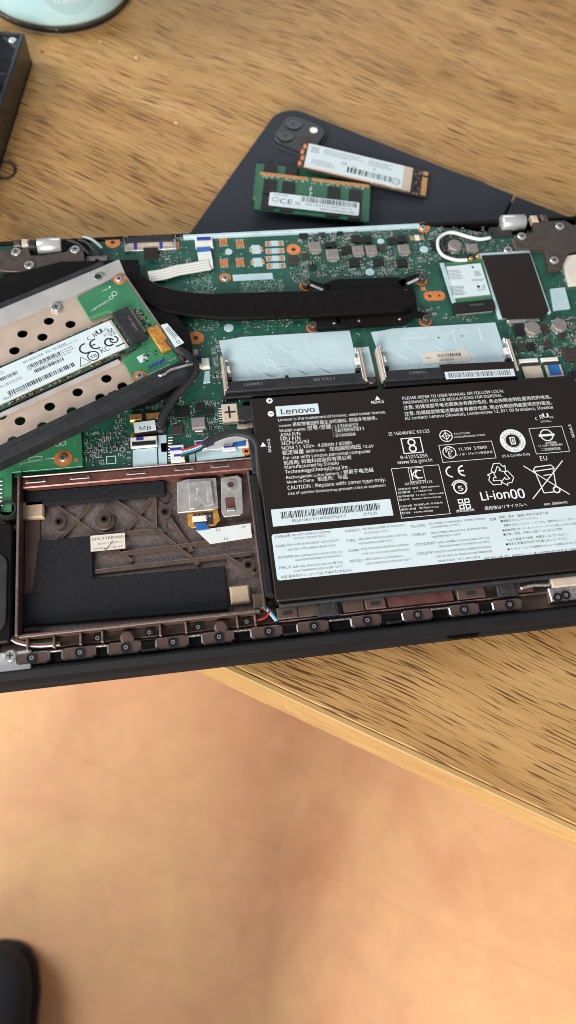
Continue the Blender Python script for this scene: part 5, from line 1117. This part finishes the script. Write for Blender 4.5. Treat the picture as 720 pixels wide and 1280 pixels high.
q = at(251, 556, BZ + 2); o = MB(); o.cbox(q, 5.6, 4.6, BZ + 1.7, BZ + 2.8, 'white_plastic', .4); o.cbox((q.x, q.y + .7), 5.0, 1.4, BZ + 2.82, BZ + 3.0, 'navy_ink'); o.build('ribbon_socket', board)
q = at(308, 564, BZ + 1); o = MB(); o.ring(q, 1.0, 2.2, BZ + .3, BZ + 1.4, 'copper', 18); o.cyl(q, .95, BZ + .3, BZ + .8, 'chip', 12); o.build('screw_pad', board)
w_ = MB()
for k, m in enumerate(('wire_red', 'wire_white', 'wire_blue', 'cable_black')):
    w_.tube([at(u, v + k * 2.4, BZ + 3.2) for u, v in ((226, 563), (238, 560), (249, 556), (258, 553 - k * 1.5))], .5, m, 6)
w_.build('speaker_wires', laptop)
cb = MB(); cb.tube([at(u, v, BZ + h) for u, v, h in ((253, 557, 4), (266, 549, 4.4), (285, 542, 4.6), (302, 541.5, 4.4), (315, 547, 3.6), (322, 558, 3), (323.5, 575, 2), (325, 600, 1.5), (327, 625, 0), (329, 650, -2))], 1.9, 'cable_black', 10, 5, .7); cb.build('cable_sleeve', laptop)
MB().box(-14.0, -11.0, 21.2, 46, FL + .1, 17.2, 'grey_black', .6).build('cable_channel', laptop)
# battery lead
q = at(287.5, 517, BZ + 2); o = MB(); o.cbox(q, 7.6, 9.8, BZ + .1, BZ + 3.4, 'cream_plastic', .4); o.cbox(q, 5.4, .8, BZ + 3.42, BZ + 3.5, 'chip'); o.cbox((q.x - .4, q.y), .8, 6.4, BZ + 3.52, BZ + 3.6, 'chip'); o = o.build('battery_socket', board)
for k in range(7): q2 = (q.x - 4.6, q.y - 4.2 + k * 1.4); MB().cbox(q2, 1.6, .6, BZ + .05, BZ + .7, 'solder', .1).build('pin', o)
o = MB(); o.prism(poly(((298, 510), (303, 507), (318, 506), (319, 524), (305, 527), (298, 526)), BZ + 3), BZ + .3, BZ + 3.4, 'grey_black', .5); o.build('battery_plug', laptop)
for k, m in enumerate(('wire_red', 'wire_red', 'wire_green', 'wire_white', 'wire_yellow', 'cable_black')):
    o = MB(); o.tube([at(u, v + k * 3.2, BZ + h) for u, v, h in ((316, 508, 2.2), (323, 506.5, 3.0), (331, 507, 2.6), (336, 507, 1.5))], .62, m, 7); o.build('battery_wire', laptop)
q = at(308, 532, BZ); MB().cbox(q, 9, 3.5, BZ + .05, BZ + .6, 'cream_plastic', .2).build('adhesive_pad', board)
plate('foil_pad', ((239, 465), (249, 463), (244, 476), (240, 478)), BZ + .1, BZ + .6, 'white_foil'); plate('foil_pad', ((256, 464), (262, 463), (263, 478), (254, 479)), BZ + .1, BZ + .6, 'white_foil')
q = at(257, 454, BZ + 1.5); o = MB(); o.cbox(q, 4.0, 5.6, BZ + .1, BZ + 2.4, 'white_plastic', .5); o.cbox((q.x - 2.4, q.y - 1), 2.0, 2.4, BZ + .1, BZ + 1.6, 'white_plastic', .4); o.build('fan_socket', board)
q = at(244, 441, BZ + 1); o = MB(); o.cbox(q, 3.0, 3.6, BZ + .1, BZ + 2.0, 'cream_plastic', .6); o.cbox((q.x + 1.8, q.y - 2), 2, 1.6, BZ + .1, BZ + 1.6, 'navy_ink', .4); o.build('stud', board)
q = at(139, 575, BZ); o = MB(); o.frame(q, 4.6, 4.2, .4, BZ + .04, 'silk'); o.build('board_print', board)
q = at(153, 562, BZ); o = MB(); o.ring(q, .7, 1.5, BZ + .04, BZ + .1, 'solder', 16); o.cyl(q, .68, BZ + .03, BZ + .05, 'black_print', 10); o.build('mounting_hole', board)

# ================================================================== drive caddy lying on the laptop
CR = D(25.2); cz = 24.2
tr0 = at(152.5, 337, cz)
croot = Vector((tr0.x, tr0.y, 0)) + Vector((math.cos(CR) * -52 + math.sin(CR) * 35, math.sin(CR) * -52 - math.cos(CR) * 35, 0))
caddy = empty('drive_caddy', (croot.x, croot.y, cz - 1.0 + LIFT), CR)
tag(caddy, 'sheet metal drive caddy holding a solid-state stick, lying askew across the laptop fan', 'drive caddy')
def cad(u, v, h=1.0):            # local caddy coordinates, h above the caddy underside
    q = at(u, v, cz - 1 + h) - croot; c, s_ = math.cos(-CR), math.sin(-CR)
    return Vector((c * q.x - s_ * q.y, s_ * q.x + c * q.y, h))
def cpoly(pts_, h=1.0): return [(lambda p: (p.x, p.y))(cad(u, v, h)) for u, v in pts_]
CX0, CX1, CY0, CY1 = -52.0, 52.0, -35.0, 35.0
base = MB(); base.box(CX0, CX1, CY0, CY1, 0.2, 1.0, 'sheet_metal')
o = bpy.data.objects.new('t', base.mesh('t')); COL.objects.link(o)
cut = MB()
for u, v in ((28, 417), (53, 421), (18, 438), (61, 401), (88, 405), (133, 473), (153, 483), (97, 490), (125.5, 497), (62, 508), (90, 514), (25, 526), (53, 533), (16, 551), (2, 519)):
    q = cad(u, v); cut.cyl(q, 2.45, -2, 4, 'chip', 24)
q = cad(140, 490); cut.cbox(q, 4.4, .8, -2, 4, 'chip')
oc = bpy.data.objects.new('c', cut.mesh('c')); COL.objects.link(oc)
md = o.modifiers.new('b', 'BOOLEAN'); md.object = oc; md.operation = 'DIFFERENCE'; md.solver = 'EXACT'
dg = bpy.context.evaluated_depsgraph_get(); me = bpy.data.meshes.new_from_object(o.evaluated_get(dg)); me.name = 'base_sheet'
if len(me.materials) == 0: me.materials.append(MATS['sheet_metal'])
bpy.data.objects.remove(o); bpy.data.objects.remove(oc)
bs_ = bpy.data.objects.new('base_sheet', me); COL.objects.link(bs_); bs_.parent = caddy
# upper folded wall: bright inside face, dark outside
uw = MB(); uw.add([(x, y, z) for x in (CX0, CX1) for y, z in ((CY1 - 4.0, 1.05), (CY1 + .8, 6.6), (CY1 + 1.8, 6.6), (CY1 - 2.8, .3))], [(0, 4, 5, 1), (1, 5, 6, 2), (2, 6, 7, 3), (3, 7, 4, 0), (3, 2, 1, 0), (4, 5, 6, 7)], 'bright_sheet'); uw.build('side_wall', caddy)
uw = MB(); uw.add([(x, y, z) for x in (CX0, CX1 - 8) for y, z in ((CY1 + 1.85, .5), (CY1 + 1.85, 6.9), (CY1 + 4.6, 6.9), (CY1 + 4.6, .5))], [(0, 4, 5, 1), (1, 5, 6, 2), (2, 6, 7, 3), (3, 7, 4, 0), (3, 2, 1, 0), (4, 5, 6, 7)], 'grey_black'); uw.build('rubber_rail', caddy)
MB().box(CX0, CX1, CY0 - .1, CY0 + 1.0, 1.02, 7.0, 'bright_sheet', .2).build('side_wall', caddy)
lr = MB(); lr.prism([(CX0, CY0 - 5.4), (CX1 - 4, CY0 - 5.4), (CX1, CY0 - 3.4), (CX1, CY0 - .15), (CX0, CY0 - .15)], .2, 7.6, 'grey_black', .8); lr.prism([(CX0, CY0 - .14), (CX1 - 2, CY0 - .14), (CX1 - 2, CY0 + 2.2), (CX0, CY0 + 2.2)], 7.05, 7.62, 'grey_black', .2); lr.build('rubber_rail', caddy)
cl = MB(); cl.tube([cad(u, v, 8.2) for u, v in ((198, 470), (206, 468), (214, 462), (241, 455))], .7, 'steel', 6, 2); cl.build('wire_clip', caddy)
# channel under the stick
a = cad(152, 446, 1.0); b = cad(10, 515, 1.0); MB().box(CX0, a.x - 2, a.y - 3.0, a.y - 1.0, 1.02, 3.0, 'bright_sheet', .7).build('channel_ridge', caddy)
MB().box(CX0, a.x - 1, a.y - 1.0, a.y + 1.2, 1.02, 1.6, 'grey_black', .2).build('channel_edge', caddy)
tb = MB(); q = cad(122, 345, 2.5); tb.cbox((q.x, q.y + 1), 11, 5.5, 2.2, 5.6, 'bright_sheet', .6); tb = tb.build('mount_tab', caddy)
q = cad(123, 346, 5.6); o = MB(); o.cyl(q, 1.7, 5.62, 5.7, 'black_print', 14); o.ring(q, 1.7, 2.4, 5.62, 6.0, 'steel', 18); o.build('mount_hole', tb)
for u, v in ((70, 384), (37, 547)): q = cad(u, v, 2.0); o = MB(); o.ring(q, 2.2, 3.0, 1.02, 1.7, 'steel', 20); o = o.build('screw_collar', caddy); inst(screw_me, 'screw', (q.x, q.y, 1.7), o)
ah = 2.6
ap = MB(); ap.prism(cpoly(((97, 371), (146, 347), (159, 352), (193, 402), (229, 457), (171, 481), (152, 449), (172, 436), (142, 389), (135, 387.5), (112, 396)), ah), 1.5, ah, 'pcb_light', .08); adp = ap.build('adapter_board', caddy)
MB().prism(cpoly(((97, 371), (112, 396), (135, 387.5), (142, 389), (141, 391.5), (135, 390.5), (112, 399), (95.5, 371.5)), ah), 1.5, ah + .1, 'pcb_light_trace').build('board_edge', adp)
for u, v in ((149, 349.5), (175, 470.5)): q = cad(u, v, ah); o = MB(); o.ring(q, 1.5, 3.2, ah + .04, ah + .14, 'copper', 24); o = o.build('screw_pad', adp); inst(hex_me, 'screw', (q.x, q.y, ah + .15), o)
cn = MB(); cc = cad(161.5, 406, ah + 3); cn.cbox(cc, 8.6, 20.6, ah + .05, ah + 3.2, 'grey_black', .3); cn = cn.build('stick_socket', adp)
o = MB(); o.text('1719810', (cc.x + 1.0, cc.y + 4.5), 9.5, ah + 3.23, 'inductor', D(-90), 1.8); o.build('moulded_print', cn)
MB().cbox((cc.x + 5.2, cc.y + 1.5), 1.5, 15, ah + .05, ah + 1.0, 'cream_plastic', .2).build('socket_pins', cn)
sp_ = MB(); rg = random.Random(4)
for i in range(60):
    x, y = cc.x + rg.uniform(6.5, 9.5), cc.y + rg.uniform(-8, 9); sp_.box(x, x + .9, y, y + .5, ah + .05, ah + .5, rg.choice(('solder', 'chip', 'ceramic_tan')))
for i in range(20):
    q = cad(rg.uniform(177, 205), rg.uniform(438, 452), ah); sp_.box(q.x, q.x + .9, q.y, q.y + .5, ah + .05, ah + .5, rg.choice(('solder', 'chip', 'pcb_light_trace')))
o = sp_.build('small_capacitors', adp); o['kind'] = 'stuff'
pr = MB()
for k in range(3):
    q = cad(117 + k * 3, 384 - k * .2 - k * 2.2, ah); pr.text(('S0A OP 8L', 'RB DSP 2210', '94V-0 E1')[k], (q.x - 2, q.y - 2 - .0 * k), 9, ah + .04, 'silk', D(8), 1.0)
q = cad(143, 367, ah); pr.circ(q, 1.4, ah + .04, 'silk', .3); q = cad(139, 372, ah); pr.circ(q, 1.2, ah + .04, 'silk', .3); q = cad(139, 358, ah); pr.quad([(q.x, q.y), (q.x - 1.5, q.y - 1), (q.x - 1, q.y + 1)], ah + .05, 'silk'); pr.lines((q.x - 3, q.y - .5), 4, 1, 1, ah + .04, 'silk', 0, 3, .4)
q = cad(178, 448, ah); pr.quad(rect(q, 4.4, 4.0), ah + .05, 'silk'); q = cad(216, 450, ah); pr.text('A208', (q.x - 2, q.y), 4, ah + .04, 'silk', 0, .9); q = cad(197, 460, ah); pr.text('MASTER SSD', (q.x - 6, q.y - 1.4), 12, ah + .04, 'silk', 0, .8)
o = pr.build('board_print', adp); o['kind'] = 'stuff'
bi = MB(); q = cad(196, 455, ah)
for k in range(9): bi.line((q.x - 4.5 + k, q.y - 1.2 + .8 * (k % 2)), (q.x - 3.4 + k, q.y + 1.4 - .8 * (k % 2)), .6, ah + .08 + .002 * k, 'navy_ink')
bi.build('ink_mark', adp)
kc = cad(200, 423, ah + 1); ko = MB(); ko.cbox(kc, 6.2, 15.5, ah + .05, ah + 1.7, 'kapton', .4); ko = ko.build('cable_plug', adp)
for k in range(12): MB().cbox((kc.x + (.4 if k % 2 else -.4), kc.y - 6.6 + 1.2 * k), 3.6, .35, ah + 1.72, ah + 1.9, 'gold', .05).build('plug_contact', ko)
# stick in the caddy
sh_ = 4.1
l1 = cad(147.5, 417.5, sh_); ssdx1 = l1.x; yc = l1.y
stick2 = MB(); stick2.box(ssdx1 - 73, ssdx1 + 6.2, yc - 11, yc + 11, 2.4, 3.3, 'chip_brown', .05, 'pcb'); stick2 = stick2.build('solid_state_drive', caddy)
MB().box(ssdx1 - 70, ssdx1 + 1.2, yc - 9.0, yc + 9.6, 3.32, 4.0, 'sheet_metal', .1).build('memory_package', stick2)
lab = MB().prism(rrect(ssdx1 - 69, ssdx1, yc - 8.9, yc + 9.3, 1.5, 4), 4.02, 4.1, 'label_white').build('label', stick2)
p = MB(); zz = 4.12; X = ssdx1; Y = yc
def rrp(x, y): return (X + x, Y + y)
p.text('U', rrp(-8.8, 4.4), 2.6, zz, 'black_print', 0, 3.4, .06); rr_ = glyphs('R'); p.add([(X - 9.2 - x * 4.6, Y + 3.6 + y * 4.6, zz) for x, y in rr_[0]], [tuple(reversed(f)) for f in rr_[1]], 'black_print')
p.text('c', rrp(-14.2, 3.6), 1.4, zz, 'black_print'); p.text('us', rrp(-5.6, 4.6), 2.6, zz, 'black_print')
p.arc(rrp(-17.2, 0), 3.2, .8, 70, 290, zz, 'black_print'); p.arc(rrp(-11.8, 0), 3.2, .8, 70, 290, zz, 'black_print'); p.cbox(rrp(-13.4, 0), 2.6, .7, zz + .002, zz + .004, 'black_print')
p.circ(rrp(-16.0, -5.6), 2.9, zz, 'black_print', .6); p.text('10', rrp(-17.6, -6.6), 3.0, zz, 'black_print', 0, 2.0, .03)
for i, (a, b) in enumerate((((-24, -8.2), (-18.6, -8.2)), ((-18.6, -8.2), (-21.4, -3.2)), ((-21.4, -3.2), (-24, -8.2)))): p.line(rrp(*a), rrp(*b), .3, zz + .002 * i, 'black_print')
p.arc(rrp(-5.8, -2.2), 2.6, .9, 0, 300, zz, 'black_print'); p.arc(rrp(-3.2, -2.0), 2.2, .7, 120, 420, zz + .002, 'black_print'); p.text('KC', rrp(-11.8, -6.4), 4.4, zz, 'black_print', 0, 3.6); p.cbox(rrp(-2.0, -6.2), 4.4, .7, zz, zz + .004, 'black_print')
p.frame(rrp(-2.2, 2.6), 2.4, 4, .25, zz, 'black_print'); p.line(rrp(-3.4, .8), rrp(-1, 4.6), .25, zz + .002, 'black_print'); p.line(rrp(-1, .8), rrp(-3.4, 4.6), .25, zz + .004, 'black_print'); p.text('PC', rrp(-6.2, 1.4), 2.8, zz, 'grey_print')
p.barcode(rrp(-37, 3.6), 17, 1.9, zz, 'black_print', 0, 51, .38); p.barcode(rrp(-36, -.2), 15, 1.9, zz, 'black_print', 0, 52, .38); p.barcode(rrp(-42, -5.4), 34, 2.4, zz, 'black_print', 0, 53, .45); p.barcode(rrp(-56, 3.4), 12, 1.9, zz, 'black_print', 0, 54, .38)
p.text('MZ-VLB256A   PN: 00UP735', rrp(-46, 6.4), 22, zz, 'black_print'); p.text('SN: S417NX0K123456', rrp(-46, 1.4), 17, zz, 'grey_print'); p.text('FRU PN: 00UP736', rrp(-66, -1), 16, zz, 'grey_print'); p.text('V3.0  DC 3.3V 2.3A', rrp(-27.5, 6.0), 9, zz, 'grey_print')
p.lines(rrp(-25, 3), 7, 4, 3, zz, 'grey_print', 0, 6, .35); p.lines(rrp(-60, 6.8), 14, 2.4, 2, zz, 'grey_print', 0, 7, .4); p.text('Made in China', rrp(-62, -7.8), 12, zz, 'grey_print')
p.build('label_print', lab)
sc_ = MB(); rg = random.Random(14)
for i in range(70):
    x = X - rg.uniform(0, 66); yy = Y + rg.choice((-10.2, -10.6, 10.3)); sc_.box(x, x + rg.uniform(.5, 1.4), yy, yy + .5, 3.31, 3.31 + rg.uniform(.3, .7), rg.choice(('solder', 'ceramic_tan', 'gold', 'chip')))
for i in range(30): x = X + rg.uniform(1.8, 5); yy = Y + rg.uniform(-10, 9); sc_.box(x, x + .6, yy, yy + .9, 3.31, 3.7, rg.choice(('solder', 'ceramic_tan', 'chip', 'pcb_light_trace')))
o = sc_.build('small_capacitors', stick2); o['kind'] = 'stuff'

# ---- caddy cable: from its plug over the rail down to the board
cable = empty('drive_cable', (0, 0, LIFT)); tag(cable, 'short black drive cable with white tags joining the caddy to the motherboard', 'cable')
cc_ = at(207, 419, 28); o = MB(); o.tube([at(u, v, z) for u, v, z in ((211, 424, 27.6), (222, 436, 27.6), (236, 446, 26.5), (243, 457, 25), (242, 468, 23.5), (232, 481, 22), (218, 496, 20.5), (208, 512, 19.2), (202, 526, 18.4), (197, 534, 17.6))], 2.3, 'cable_black', 10, 5, .75); o.build('cable_sleeve', cable)
pt = poly(((201, 406), (209, 404), (230, 428), (219, 434)), 29.6); o = MB(); o.prism(pt, 29.3, 29.6, 'label_white', .05); tg = o.build('cable_tag', cable)
o = MB(); q = at(206, 408, 29.6); o.lines(((pt[0][0] + pt[2][0]) / 2, (pt[0][1] + pt[2][1]) / 2), 9, 2.6, 4, 29.63, 'grey_print', D(-55), 3, .35); q = at(223, 428, 29.6); o.dots(q, 2.2, 2.2, 7, 29.63, 'black_print', D(-55), 5); o.build('tag_print', tg)
q = at(185, 519.5, BZ + 3); o = MB(); o.cbox(q, 17.5, 4.0, BZ + .3, BZ + 2.6, 'gold', .5); o.cbox((q.x - 2, q.y), 2.0, 4.2, BZ + 2.62, BZ + 2.8, 'black_film'); gp = o.build('cable_plug', cable)
pt = poly(((166, 528), (194, 524.5), (196, 538), (168, 542)), BZ + 4); o = MB(); o.prism(pt, BZ + .4, BZ + 4.0, 'black_film', .2, 'label_white'); tg = o.build('cable_tag', cable)
a = at(174.5, 538.2, BZ + 4); o = MB(); o.text('MB', (a.x, a.y), 5.4, BZ + 4.03, 'black_print', D(1), 2.7); o.build('tag_lettering', tg)
q = at(201, 534, BZ + 2); o = MB(); o.cyl(q, 3.0, BZ + .3, BZ + 3.0, 'cable_black', 14, .8); o.build('cable_end', cable)
o = MB(); o.tube([at(u, v, 24.5) for u, v in ((243, 452), (247, 456), (245, 463))], .6, 'wire_white', 6); o.build('cable_tie', cable)
